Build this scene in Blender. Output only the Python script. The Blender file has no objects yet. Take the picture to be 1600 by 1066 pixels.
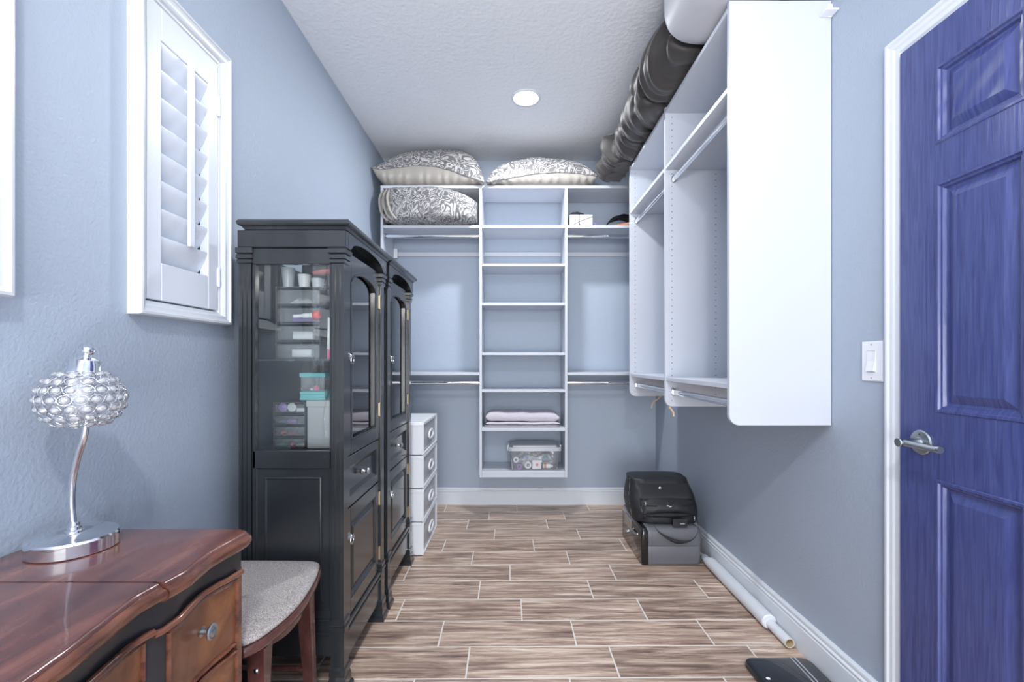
import bpy, bmesh, math, random
from mathutils import Vector, Matrix, noise
PI = math.pi
scn = bpy.context.scene
COL = scn.collection
random.seed(7)

# ------------------------------------------------------------------ camera, light, exposure
cam_d = bpy.data.cameras.new('camera'); cam = bpy.data.objects.new('camera', cam_d); COL.objects.link(cam)
cam.location = (0, 0, 1.14); cam.rotation_euler = (PI / 2, 0, 0)
cam_d.sensor_width = 36; cam_d.lens = 16.0; cam_d.shift_y = 0.02; cam_d.clip_start = 0.02
scn.camera = cam
world = bpy.data.worlds.new('daylight'); scn.world = world; world.use_nodes = True
bg = world.node_tree.nodes['Background']
bg.inputs[0].default_value = (0.86, 0.93, 1.0, 1); bg.inputs[1].default_value = 1.6
scn.view_settings.view_transform = 'Standard'; scn.view_settings.look = 'None'
scn.view_settings.exposure = 0.40; scn.view_settings.gamma = 1.0
scn.view_settings.use_curve_mapping = False
# added fill light aimed at the ceiling behind the viewpoint, brightens the whole room
fl = bpy.data.lights.new('added_ceiling_fill', 'AREA'); fl.shape = 'DISK'; fl.size = 0.45; fl.energy = 24; fl.color = (1.0, 0.98, 0.96)
fo = bpy.data.objects.new('added_ceiling_fill', fl); COL.objects.link(fo); fo.location = (0.05, -0.35, 1.75); fo.rotation_euler = (PI + math.radians(-22), 0, 0)
# added fill light, low behind the viewpoint, lifts the dark lower walls
dl = bpy.data.lights.new('added_low_fill', 'AREA'); dl.shape = 'RECTANGLE'; dl.size = 1.9; dl.size_y = 1.4; dl.energy = 78; dl.color = (0.96, 0.98, 1.0)
do = bpy.data.objects.new('added_low_fill', dl); COL.objects.link(do); do.location = (0.06, -3.1, 0.80); do.rotation_euler = (PI / 2, 0, 0)
LIGHTS = [(0.085, 2.758, 20.0), (0.085, -0.59, 28.0)]   # the recessed lights: x, y, watts
for lx, ly, w in LIGHTS:
    ld = bpy.data.lights.new('recessed_lamp', 'AREA'); ld.shape = 'DISK'; ld.size = 0.15; ld.energy = w
    ld.color = (0.93, 0.96, 1.0); ld.spread = PI
    lo = bpy.data.objects.new('recessed_lamp', ld); COL.objects.link(lo); lo.location = (lx, ly, 2.722)

# ------------------------------------------------------------------ room numbers (metres)
XL, XR, YB, YF, ZC = -1.02, 1.146, 3.63, -3.2, 2.74

# ------------------------------------------------------------------ mesh helpers
def obj(name, bm, mat=None, parent=None, smooth=False, recalc=True):
    if recalc: bmesh.ops.recalc_face_normals(bm, faces=bm.faces[:])
    me = bpy.data.meshes.new(name); bm.to_mesh(me); bm.free()
    mats = mat if isinstance(mat, (list, tuple)) else [mat]
    for m in mats:
        if m: me.materials.append(m)
    if smooth:
        for p in me.polygons: p.use_smooth = True
        if smooth != True:
            me.set_sharp_from_angle(angle=math.radians(smooth))
    o = bpy.data.objects.new(name, me); COL.objects.link(o)
    if parent: o.parent = parent
    return o
def child_loc(o, parent):
    """mesh made in world metres: keep it there under a moved parent"""
    o.matrix_parent_inverse = Matrix.Translation(-Vector(parent.location))
def tag(o, label=None, cat=None, group=None, kind=None):
    if label: o['label'] = label
    if cat: o['category'] = cat
    if group: o['group'] = group
    if kind: o['kind'] = kind
    return o
class Thing:
    """An Empty at the thing's base; part() adds meshes built in world metres."""
    def __init__(s, name, loc, label=None, cat=None, group=None, kind=None):
        s.e = bpy.data.objects.new(name, None); COL.objects.link(s.e); s.e.location = loc
        s.e.empty_display_size = 0.05
        tag(s.e, label, cat, group, kind)
    def part(s, name, bm, mat, smooth=False, under=None, label=None, kind=None):
        bmesh.ops.translate(bm, verts=bm.verts[:], vec=-Vector(s.e.location))
        o = obj(name, bm, mat, under or s.e, smooth)
        if label: o['label'] = label
        if kind: o['kind'] = kind
        return o
def single(name, bm, mat, label, cat, group=None, smooth=False, kind=None, base=None):
    vs = [v.co for v in bm.verts]
    if base is None:
        base = Vector(((min(v.x for v in vs) + max(v.x for v in vs)) / 2, (min(v.y for v in vs) + max(v.y for v in vs)) / 2, min(v.z for v in vs)))
    else: base = Vector(base)
    bmesh.ops.translate(bm, verts=bm.verts[:], vec=-base)
    o = obj(name, bm, mat, None, smooth); o.location = base
    return tag(o, label, cat, group, kind)
def NB(): return bmesh.new()
def box(bm, x0, x1, y0, y1, z0, z1, bev=0.0, seg=1, mi=0):
    t = bmesh.new()
    bmesh.ops.create_cube(t, size=1)
    for v in t.verts:
        v.co = Vector((x0 if v.co.x < 0 else x1, y0 if v.co.y < 0 else y1, z0 if v.co.z < 0 else z1))
    if bev: bmesh.ops.bevel(t, geom=t.edges[:], offset=bev, segments=seg, profile=0.6, affect='EDGES')
    for f in t.faces: f.material_index = mi
    join(bm, t); return bm
def join(bm, t, M=None):
    vm = {}
    for v in t.verts: vm[v] = bm.verts.new(M @ v.co if M else v.co)
    for f in t.faces:
        try:
            nf = bm.faces.new([vm[v] for v in f.verts]); nf.material_index = f.material_index; nf.smooth = f.smooth
        except ValueError: pass
    t.free()
def loft(bm, rings, close=True, cap0=True, cap1=True, mi=0):
    vr = [[bm.verts.new(p) for p in r] for r in rings]
    n = len(vr[0])
    for a, b in zip(vr[:-1], vr[1:]):
        for i in range(n if close else n - 1):
            j = (i + 1) % n
            f = bm.faces.new((a[i], a[j], b[j], b[i])); f.material_index = mi
    if cap0 and n > 2: f = bm.faces.new(vr[0][::-1]); f.material_index = mi
    if cap1 and n > 2: f = bm.faces.new(vr[-1]); f.material_index = mi
    return vr
def prism(bm, pts, axis, a, b, mi=0):
    """polygon pts (2D) swept along an axis from a to b. axis 'x': pts=(y,z); 'y': pts=(x,z); 'z': pts=(x,y)"""
    def P(p, t):
        return {'x': (t, p[0], p[1]), 'y': (p[0], t, p[1]), 'z': (p[0], p[1], t)}[axis]
    loft(bm, [[P(p, a) for p in pts], [P(p, b) for p in pts]], mi=mi)
def lathe(bm, prof, c=(0, 0, 0), n=24, axis='z', mi=0, M=None, cap=True):
    rings = []
    for r, h in prof:
        ring = []
        for i in range(n):
            a = 2 * PI * i / n; u, v = max(r, 1e-5) * math.cos(a), max(r, 1e-5) * math.sin(a)
            p = {'z': (u, v, h), 'x': (h, u, v), 'y': (u, h, v)}[axis]
            p = Vector(p)
            if M: p = M @ p
            ring.append(p + Vector(c))
        rings.append(ring)
    loft(bm, rings, mi=mi, cap0=cap, cap1=cap)
def tube(bm, pts, r, n=10, mi=0, flat=1.0, cap=True):
    pts = [Vector(p) for p in pts]; rings = []
    up = Vector((0, 0, 1))
    t0 = (pts[1] - pts[0]).normalized()
    if abs(t0.dot(up)) > .9: up = Vector((1, 0, 0))
    side = t0.cross(up).normalized()
    for i, p in enumerate(pts):
        t = (pts[min(i + 1, len(pts) - 1)] - pts[max(i - 1, 0)]).normalized()
        side = (side - t * side.dot(t)).normalized(); nn = t.cross(side)
        rr = r[i] if isinstance(r, (list, tuple)) else r
        rings.append([p + side * rr * math.cos(2 * PI * k / n) * flat + nn * rr * math.sin(2 * PI * k / n) for k in range(n)])
    loft(bm, rings, cap0=cap, cap1=cap, mi=mi)
def spline(pts, n=8):
    """Catmull-Rom through points"""
    P = [Vector(p) for p in pts]; out = []
    for i in range(len(P) - 1):
        p0 = P[max(i - 1, 0)]; p1 = P[i]; p2 = P[i + 1]; p3 = P[min(i + 2, len(P) - 1)]
        for k in range(n):
            t = k / n
            out.append(0.5 * ((2 * p1) + (p2 - p0) * t + (2 * p0 - 5 * p1 + 4 * p2 - p3) * t * t + (3 * p1 - p0 - 3 * p2 + p3) * t ** 3))
    out.append(P[-1]); return out
def stack(bm, pts, levels, flags=None, mi=0):
    """plan outline (CCW) stacked in z; levels = (z, inset)"""
    n = len(pts); P = [Vector((p[0], p[1])) for p in pts]; N = []
    for i in range(n):
        a = P[i] - P[i - 1]; b = P[(i + 1) % n] - P[i]
        n1 = Vector((a.y, -a.x)).normalized() if a.length > 1e-9 else Vector((0, 0)); n2 = Vector((b.y, -b.x)).normalized()
        m = n1 + n2; m = m / max(m.length_squared / 2, .35) if m.length > 1e-6 else n1
        if flags: m = Vector((m.x * flags[i][0], m.y * flags[i][1]))
        N.append(m)
    loft(bm, [[(P[i].x - N[i].x * ins, P[i].y - N[i].y * ins, z) for i in range(n)] for z, ins in levels], mi=mi)
def rrect(x0, x1, y0, y1, r, n=5):
    out = []
    for cx, cy, a0 in ((x1 - r, y0 + r, -PI / 2), (x1 - r, y1 - r, 0), (x0 + r, y1 - r, PI / 2), (x0 + r, y0 + r, PI)):
        for k in range(n + 1):
            a = a0 + PI / 2 * k / n; out.append((cx + r * math.cos(a), cy + r * math.sin(a)))
    return out
def panel(bm, o, u, v, nrm, w, h, loops, mi=0, back=None):
    """concentric rectangles: o corner, u/v unit axes, nrm outward, loops (inset, height)"""
    o, u, v, nrm = Vector(o), Vector(u), Vector(v), Vector(nrm); rings = []
    if back is not None: loops = [(loops[0][0], back)] + list(loops)
    for ins, d in loops:
        rings.append([o + u * a + v * b + nrm * d for a, b in ((ins, ins), (w - ins, ins), (w - ins, h - ins), (ins, h - ins))])
    loft(bm, rings, mi=mi, cap0=back is not None)
def grid(bm, f, nu, nv, mi=0, closeu=False):
    V = [[bm.verts.new(f(i / nu, j / nv)) for j in range(nv + 1)] for i in range(nu + (0 if closeu else 1))]
    for i in range(nu):
        for j in range(nv):
            a = V[i]; b = V[(i + 1) % len(V)]
            fc = bm.faces.new((a[j], b[j], b[j + 1], a[j + 1])); fc.material_index = mi
    return V
def dup(o, loc=None, parent=None, name=None):
    c = o.copy(); COL.objects.link(c)
    if name: c.name = name
    if loc is not None: c.location = loc
    if parent is not None: c.parent = parent
    return c
def nz(x, y=0, z=0, s=1.0): return noise.noise(Vector((x * s, y * s, z * s)))

# ------------------------------------------------------------------ materials
def srgb(r, g, b):
    return tuple(((c / 255) / 12.92 if c / 255 <= .04045 else ((c / 255 + .055) / 1.055) ** 2.4) for c in (r, g, b)) + (1,)
def mat(name, col, rough=.5, metal=0.0, spec=.5, coat=0.0, **k):
    m = bpy.data.materials.new(name); m.use_nodes = True
    b = m.node_tree.nodes['Principled BSDF']
    b.inputs['Base Color'].default_value = col; b.inputs['Roughness'].default_value = rough
    b.inputs['Metallic'].default_value = metal; b.inputs['Specular IOR Level'].default_value = spec
    b.inputs['Coat Weight'].default_value = coat
    for kk, vv in k.items(): b.inputs[kk].default_value = vv
    return m
def nodes(m): return m.node_tree.nodes, m.node_tree.links, m.node_tree.nodes['Principled BSDF']
def add(N, t, **k):
    n = N.new(t)
    for kk, vv in k.items():
        if kk in n.inputs: n.inputs[kk].default_value = vv
        else: setattr(n, kk, vv)
    return n
def coords(m, scale=(1, 1, 1), kind='Object', rnd=False):
    N, L, b = nodes(m)
    tc = add(N, 'ShaderNodeTexCoord'); mp = add(N, 'ShaderNodeMapping'); mp.inputs['Scale'].default_value = scale
    L.new(tc.outputs[kind], mp.inputs['Vector'])
    if rnd:
        oi = add(N, 'ShaderNodeObjectInfo'); mu = add(N, 'ShaderNodeVectorMath', operation='SCALE')
        mu.inputs[0].default_value = (7.3, 11.1, 5.7); L.new(oi.outputs['Random'], mu.inputs['Scale'])
        L.new(mu.outputs[0], mp.inputs['Location'])
    return mp.outputs[0]
def add_bump(m, scale, strength, dist=.002, vec=None, detail=3, rough=.55):
    N, L, b = nodes(m)
    n = add(N, 'ShaderNodeTexNoise'); n.inputs['Scale'].default_value = scale; n.inputs['Detail'].default_value = detail
    n.inputs['Roughness'].default_value = rough
    L.new(vec or coords(m), n.inputs['Vector'])
    bp = add(N, 'ShaderNodeBump'); bp.inputs['Strength'].default_value = strength; bp.inputs['Distance'].default_value = dist
    L.new(n.outputs[0], bp.inputs['Height']); L.new(bp.outputs[0], b.inputs['Normal'])
    return m
def ramp(N, stops, interp='LINEAR'):
    r = add(N, 'ShaderNodeValToRGB'); e = r.color_ramp; e.interpolation = interp
    e.elements[0].position, e.elements[0].color = stops[0]; e.elements[1].position, e.elements[1].color = stops[-1]
    for p, c in stops[1:-1]:
        x = e.elements.new(p); x.color = c
    return r
def add_grain(m, stops, scale=(1, 1, 1), nscale=5, detail=6, dist=.6, rnd=True, bump=0.0, kind='Object'):
    N, L, b = nodes(m); v = coords(m, scale, kind, rnd)
    n = add(N, 'ShaderNodeTexNoise'); n.inputs['Scale'].default_value = nscale; n.inputs['Detail'].default_value = detail
    n.inputs['Distortion'].default_value = dist; n.inputs['Roughness'].default_value = .62
    L.new(v, n.inputs['Vector']); r = ramp(N, stops); L.new(n.outputs[0], r.inputs[0]); L.new(r.outputs[0], b.inputs['Base Color'])
    if bump:
        bp = add(N, 'ShaderNodeBump'); bp.inputs['Strength'].default_value = bump; bp.inputs['Distance'].default_value = .002
        L.new(n.outputs[0], bp.inputs['Height']); L.new(bp.outputs[0], b.inputs['Normal'])
    return r
M_wall = add_bump(mat('blue_grey_wall_paint', srgb(172, 183, 198),   .55, spec=.35), 110, .75, .002)
M_ceil = add_bump(mat('knockdown_ceiling_paint', srgb(232, 235, 240), .7, spec=.2), 45, .8, .004, detail=2)
M_trim = mat('white_semi_gloss_trim', srgb(222, 226, 232), .3)
M_mel = add_bump(mat('white_melamine', srgb(204, 208, 217), .42, spec=.4), 90, .06, .001, detail=1)
M_hole = mat('pin_hole_dark', srgb(70, 75, 88), .8)
M_grout = mat('pale_grout', srgb(226, 220, 212), .85)
M_chrome = mat('chrome', (.86, .87, .9, 1), .08, 1.0)
M_nickel = mat('brushed_nickel', (.50, .51, .52, 1), .28, 1.0)
M_pewter = mat('pewter', (.42, .45, .47, 1), .3, 1.0)
M_brass = mat('dull_brass', (.50, .42, .28, 1), .35, 1.0)
M_black = add_bump(mat('black_lacquer', srgb(44, 47, 50), .2, coat=.35), 18, .08, .002)
M_black.node_tree.nodes['Principled BSDF'].inputs['Coat Roughness'].default_value = .12
M_inner = mat('dark_cabinet_lining', srgb(58, 66, 74), .5)
M_plastic = mat('white_plastic', srgb(240, 242, 246), .35)
M_shut = mat('shutter_paint', srgb(224, 229, 238), .35)
M_emit = mat('lamp_diffuser', (1, 1, 1, 1), .5)
_b = M_emit.node_tree.nodes['Principled BSDF']; _b.inputs['Emission Color'].default_value = (.97, .98, 1, 1); _b.inputs['Emission Strength'].default_value = 5
def glassy(name, tint=(1, 1, 1, 1), refl=1.0, haze=0.0, hazecol=(.9, .92, .95, 1), rough=.02):
    m = bpy.data.materials.new(name); m.use_nodes = True; N, L = m.node_tree.nodes, m.node_tree.links
    N.remove(N['Principled BSDF']); out = N['Material Output']
    tr = add(N, 'ShaderNodeBsdfTransparent'); tr.inputs[0].default_value = tint
    gl = add(N, 'ShaderNodeBsdfGlossy'); gl.inputs['Roughness'].default_value = rough
    fr = add(N, 'ShaderNodeFresnel'); fr.inputs[0].default_value = 1.5
    mu = add(N, 'ShaderNodeMath', operation='MULTIPLY'); mu.inputs[1].default_value = refl; L.new(fr.outputs[0], mu.inputs[0])
    df = add(N, 'ShaderNodeBsdfDiffuse'); df.inputs[0].default_value = hazecol
    m1 = add(N, 'ShaderNodeMixShader'); m1.inputs[0].default_value = haze; L.new(tr.outputs[0], m1.inputs[1]); L.new(df.outputs[0], m1.inputs[2])
    m2 = add(N, 'ShaderNodeMixShader'); L.new(mu.outputs[0], m2.inputs[0]); L.new(m1.outputs[0], m2.inputs[1]); L.new(gl.outputs[0], m2.inputs[2])
    L.new(m2.outputs[0], out.inputs[0]); return m
M_glass = glassy('cabinet_glass', (.97, .99, .98, 1), 2.0)
M_winglass = glassy('window_glass', (.97, .99, 1, 1), 1)
M_clear = glassy('clear_plastic', (.96, .96, .98, 1), 1.6, .14, rough=.08)
M_crys = glassy('crystal_bead', (.97, .98, 1, 1), 4.5, .32, (.97, .98, 1, 1), rough=.05)
M_frost = glassy('frosted_plastic', (.95, .97, 1, 1), .8, .55, (.78, .81, .86, 1), .3)
# wood-look tile
M_tile = mat('wood_look_tile', srgb(150, 128, 112), .30, spec=.45)
def _tile():
    N, L, b = nodes(M_tile); v = coords(M_tile, (.9, 13, 1), 'Object', True)
    n = add(N, 'ShaderNodeTexNoise'); n.inputs['Scale'].default_value = 3.4; n.inputs['Detail'].default_value = 9; n.inputs['Roughness'].default_value = .68; n.inputs['Distortion'].default_value = .5
    L.new(v, n.inputs['Vector'])
    r = ramp(N, [(.30, srgb(92, 76, 72)), (.42, srgb(148, 124, 110)), (.5, srgb(182, 156, 138)), (.58, srgb(212, 188, 168)), (.68, srgb(240, 224, 208))]); L.new(n.outputs[0], r.inputs[0])
    oi = add(N, 'ShaderNodeObjectInfo'); hs = add(N, 'ShaderNodeHueSaturation')
    mr = add(N, 'ShaderNodeMapRange'); mr.inputs[3].default_value = .86; mr.inputs[4].default_value = 1.08
    L.new(oi.outputs['Random'], mr.inputs[0]); L.new(mr.outputs[0], hs.inputs['Value']); L.new(r.outputs[0], hs.inputs['Color']); L.new(hs.outputs[0], b.inputs['Base Color'])
    bp = add(N, 'ShaderNodeBump'); bp.inputs['Strength'].default_value = .25; bp.inputs['Distance'].default_value = .002; L.new(n.outputs[0], bp.inputs['Height']); L.new(bp.outputs[0], b.inputs['Normal'])
_tile()
M_door = mat('navy_painted_wood_grain', srgb(68, 77, 132), .33, coat=.15)
def _door():
    N, L, b = nodes(M_door); v = coords(M_door, (1, 14, .9), 'Object', True)
    n = add(N, 'ShaderNodeTexNoise'); n.inputs['Scale'].default_value = 9; n.inputs['Detail'].default_value = 6; n.inputs['Distortion'].default_value = .5; L.new(v, n.inputs['Vector'])
    bp = add(N, 'ShaderNodeBump'); bp.inputs['Strength'].default_value = .8; bp.inputs['Distance'].default_value = .002
    L.new(n.outputs[0], bp.inputs['Height']); L.new(bp.outputs[0], b.inputs['Normal'])
    r = ramp(N, [(.3, srgb(56, 64, 120)), (.7, srgb(78, 88, 144))]); L.new(n.outputs[0], r.inputs[0]); L.new(r.outputs[0], b.inputs['Base Color'])
_door()
M_doorpanel = M_door.copy(); M_doorpanel.name = 'navy_cathedral_grain'
def _dp():
    N, L, b = nodes(M_doorpanel)
    v = coords(M_doorpanel, (1, 1, .32), 'Object')
    w = add(N, 'ShaderNodeTexWave', wave_type='RINGS'); w.rings_direction = 'X'; w.inputs['Scale'].default_value = 14; w.inputs['Distortion'].default_value = 2.2; w.inputs['Detail'].default_value = 2
    L.new(v, w.inputs['Vector'])
    bp = add(N, 'ShaderNodeBump'); bp.inputs['Strength'].default_value = .9; bp.inputs['Distance'].default_value = .002
    L.new(w.outputs[1], bp.inputs['Height']); L.new(bp.outputs[0], b.inputs['Normal'])
_dp()
M_mahog = mat('mahogany_top', srgb(110, 60, 55), .22, coat=.5)
add_grain(M_mahog, [(.3, srgb(70, 42, 42)), (.5, srgb(106, 64, 57)), (.7, srgb(136, 90, 76))], (6, .9, 3), 2.6, 4, .3, rnd=False)
M_burl = mat('brown_drawer_veneer', srgb(120, 74, 48), .3, coat=.35)
add_grain(M_burl, [(.3, srgb(78, 44, 32)), (.5, srgb(118, 72, 48)), (.72, srgb(154, 102, 64))], (2, 3, 3), 3, 5, .8)
M_bead = mat('desk_edge_wood', srgb(104, 60, 46), .24, coat=.6)
add_grain(M_bead, [(.3, srgb(70, 38, 32)), (.7, srgb(140, 88, 66))], (3, 1, 3), 6, 4, .5, rnd=False)
M_deskblk = mat('desk_black_paint', srgb(42, 44, 48), .32, coat=.2)
M_stoolwood = mat('cherry_stool_wood', srgb(98, 54, 50), .25, coat=.4)
add_grain(M_stoolwood, [(.3, srgb(62, 36, 36)), (.7, srgb(108, 68, 62))], (4, 1, 1), 5, 4, .4)
M_fabric = mat('oatmeal_seat_fabric', srgb(168, 160, 156), .95, spec=.1)
def _fab():
    N, L, b = nodes(M_fabric); v = coords(M_fabric, (1, 1, 1))
    n = add(N, 'ShaderNodeTexNoise'); n.inputs['Scale'].default_value = 330; n.inputs['Detail'].default_value = 2; L.new(v, n.inputs['Vector'])
    r = ramp(N, [(.3, srgb(126, 118, 116)), (.5, srgb(168, 160, 156)), (.7, srgb(204, 198, 194))]); L.new(n.outputs[0], r.inputs[0]); L.new(r.outputs[0], b.inputs['Base Color'])
    bp = add(N, 'ShaderNodeBump'); bp.inputs['Strength'].default_value = .7; bp.inputs['Distance'].default_value = .002; L.new(n.outputs[0], bp.inputs['Height']); L.new(bp.outputs[0], b.inputs['Normal'])
_fab()
M_damask = mat('grey_and_white_damask', srgb(200, 198, 198), .55, spec=.3)
def _dam():
    N, L, b = nodes(M_damask); v = coords(M_damask, (1, 1, 1))
    n = add(N, 'ShaderNodeTexNoise'); n.inputs['Scale'].default_value = 9; n.inputs['Detail'].default_value = .8; n.inputs['Distortion'].default_value = 2.4; L.new(v, n.inputs['Vector'])
    r = ramp(N, [(0, srgb(178, 177, 176)), (.33, srgb(112, 110, 112)), (.42, srgb(184, 183, 182)), (.47, srgb(98, 96, 99)), (.51, srgb(122, 120, 121)), (.55, srgb(186, 185, 184)), (.61, srgb(110, 108, 110)), (.69, srgb(176, 175, 174))], 'CONSTANT')
    L.new(n.outputs[0], r.inputs[0]); L.new(r.outputs[0], b.inputs['Base Color'])
_dam()
M_satin = mat('cream_satin', srgb(164, 158, 150), .4, spec=.5, **{'Sheen Weight': .2})
M_grayfab = mat('charcoal_satin_cloth', srgb(60, 57, 56), .5, spec=.35, **{'Sheen Weight': .2})
add_bump(M_grayfab, 7, .45, .02, vec=coords(M_grayfab, (1, .4, 1)), detail=2)
M_whitefab = mat('white_foam_cushion_cloth', srgb(196, 197, 203), .5)
M_towel = add_bump(mat('pale_lilac_towel', srgb(208, 202, 212), .95, spec=.1), 260, .6, .003)
M_nylon = add_bump(mat('black_nylon', srgb(34, 34, 38), .5, spec=.5), 400, .5, .001)
M_caseg = mat('grey_hard_case', srgb(104, 104, 110), .42)
M_caseb = mat('glossy_black_case', srgb(26, 24, 26), .18, coat=.4)
M_paper = mat('white_tube_paper', srgb(222, 225, 230), .35, coat=.2)
M_card = mat('cardboard_core', srgb(214, 194, 160), .8)
M_teal = mat('teal_card', srgb(112, 190, 194), .5)
M_box = add_bump(mat('pale_grey_box', srgb(186, 186, 190), .7), 60, .3, .002)
M_tag = mat('white_paper', srgb(240, 240, 242), .6)
M_pink = mat('pink_plastic', srgb(232, 110, 150), .4)
M_red = mat('coral_red', srgb(226, 96, 92), .5)
M_purple = mat('purple_plastic', srgb(150, 110, 190), .4)
M_blue = mat('sky_blue_plastic', srgb(120, 170, 215), .4)
M_green = mat('green_plastic', srgb(90, 170, 130), .45)
M_orange = mat('orange_plastic', srgb(226, 128, 84), .45)
M_white = mat('white_bottle', srgb(238, 238, 240), .35)
M_cord = mat('beige_cord', srgb(214, 190, 160), .7)
M_screen = mat('black_glass', srgb(30, 34, 40), .12, coat=.6)

# ================================================================== SETTING
def struct(name, bm, m, parent=None, smooth=False):
    o = obj(name, bm, m, parent, smooth)
    if not parent: o['kind'] = 'structure'
    return o
T = .12
# floor: grout bed, then every tile its own piece
bm = NB(); box(bm, XL - T, XR + T, YF, YB + T, -.06, -.0006)
floor = struct('floor', bm, M_grout)
TW, TL, G = .1825, .5555, .0030
th = math.radians(.5); ct, st = math.cos(th), math.sin(th)
phase = {0: -.176, 1: -.304, 2: .038, 3: -.167, 4: -.013, 5: -.23, 6: .135, 7: -.113, 8: -.306, 9: -.164, 10: -.51}
def clip(poly, ax, lim, keep_less):
    out = []
    for i in range(len(poly)):
        a, b = poly[i - 1], poly[i]
        ia = (a[ax] <= lim) == keep_less; ib = (b[ax] <= lim) == keep_less
        if ia != ib:
            t = (lim - a[ax]) / (b[ax] - a[ax]); out.append((a[0] + (b[0] - a[0]) * t, a[1] + (b[1] - a[1]) * t))
        if ib: out.append(b)
    return out
def tile_mesh(pts):
    b = NB()
    n = len(pts); cx = sum(p[0] for p in pts) / n; cy = sum(p[1] for p in pts) / n
    def sh(d): return [(p[0] - (1 if p[0] > cx else -1) * d, p[1] - (1 if p[1] > cy else -1) * d) for p in pts]
    loft(b, [[(x, y, -.0035) for x, y in pts], [(x, y, -.0004) for x, y in pts], [(x, y, 0) for x, y in sh(.0008)]], cap0=False)
    return b
full = None; rowrnd = random.Random(3)
for r in range(-27, 12):
    y0 = 1.637 + r * TW; ph = phase.get(r, rowrnd.uniform(-.27, .27))
    for c in range(-4, 4):
        x0 = ph + c * TL
        loc = [(x0 + G, y0 + G), (x0 + TL - G, y0 + G), (x0 + TL - G, y0 + TW - G), (x0 + G, y0 + TW - G)]
        W = [(p[0] * ct - (p[1] - 2.7) * st, p[0] * st + (p[1] - 2.7) * ct + 2.7) for p in loc]
        P = W
        for ax, lim, less in ((0, XL + .003, False), (0, XR - .003, True), (1, YF + .003, False), (1, YB - .003, True)):
            P = clip(P, ax, lim, less)
            if len(P) < 3: break
        if len(P) < 3: continue
        if max(p[0] for p in P) - min(p[0] for p in P) < .02 or max(p[1] for p in P) - min(p[1] for p in P) < .02: continue
        cx, cy = sum(p[0] for p in W) / 4, sum(p[1] for p in W) / 4
        if P == W:
            if full is None:
                o = obj('tile', tile_mesh([(-TL / 2 + G, -TW / 2 + G), (TL / 2 - G, -TW / 2 + G), (TL / 2 - G, TW / 2 - G), (-TL / 2 + G, TW / 2 - G)]), M_tile, floor)
                full = o
            else:
                o = dup(full); o.parent = floor
            o.location = (cx, cy, 0); o.rotation_euler = (0, 0, th)
        else:
            o = obj('tile', tile_mesh([(p[0] - cx, p[1] - cy) for p in P]), M_tile, floor); o.location = (cx, cy, 0)

# walls
WIN = [(1.205, 1.600, 1.267, 2.200), (0.508, 0.903, 1.267, 2.200)]     # outer size of the two shutter windows on the left wall
def wall_left():
    b = NB(); ys = sorted([YF - T, YB + T] + [v for w in WIN for v in (w[0] + .045, w[1] - .045)])
    cuts = [(w[0] + .045, w[1] - .045, w[2] + .045, w[3] - .045) for w in WIN]
    for a, c in zip(ys[:-1], ys[1:]):
        hole = [q for q in cuts if abs(q[0] - a) < 1e-6]
        if hole:
            q = hole[0]; box(b, XL - T, XL, a, c, 0, q[2]); box(b, XL - T, XL, a, c, q[3], ZC)
        else: box(b, XL - T, XL, a, c, 0, ZC)
    return b
struct('wall_left', wall_left(), M_wall)
bm = NB(); box(bm, XR, XR + T, YF - T, YB + T, 0, ZC); struct('wall_right', bm, M_wall)
bm = NB(); box(bm, XL, XR, YB, YB + T, 0, ZC); struct('wall_back', bm, M_wall)
bm = NB(); box(bm, XL - T, XR + T, YF - T, YB + T, ZC, ZC + .1); struct('ceiling', bm, M_ceil)

# baseboards
BBP = [(0, 0), (.016, 0), (.016, .094), (.0125, .098), (.0125, .101), (.0155, .104), (.0155, .109), (.010, .114), (.0085, .118), (.0115, .121), (.0105, .129), (.005, .1365), (0, .1365)]
def bboard(name, side, a, b_):
    b = NB()
    if side == 'right': prism2(b, [(XR - d, z) for d, z in BBP], a, b_)
    if side == 'left': prism2(b, [(XL + d, z) for d, z in BBP], a, b_)
    if side == 'back': prism(b, [(YB - d, z) for d, z in BBP], 'x', a, b_)
    return struct(name, b, M_trim)
def prism2(b, pts, a, c): prism(b, pts, 'y', a, c)
bboard('baseboard_right', 'right', 1.383, YB - .0162)
bboard('baseboard_left', 'left', YF, YB - .0162)
bboard('baseboard_back', 'back', XL, XR)

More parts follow.
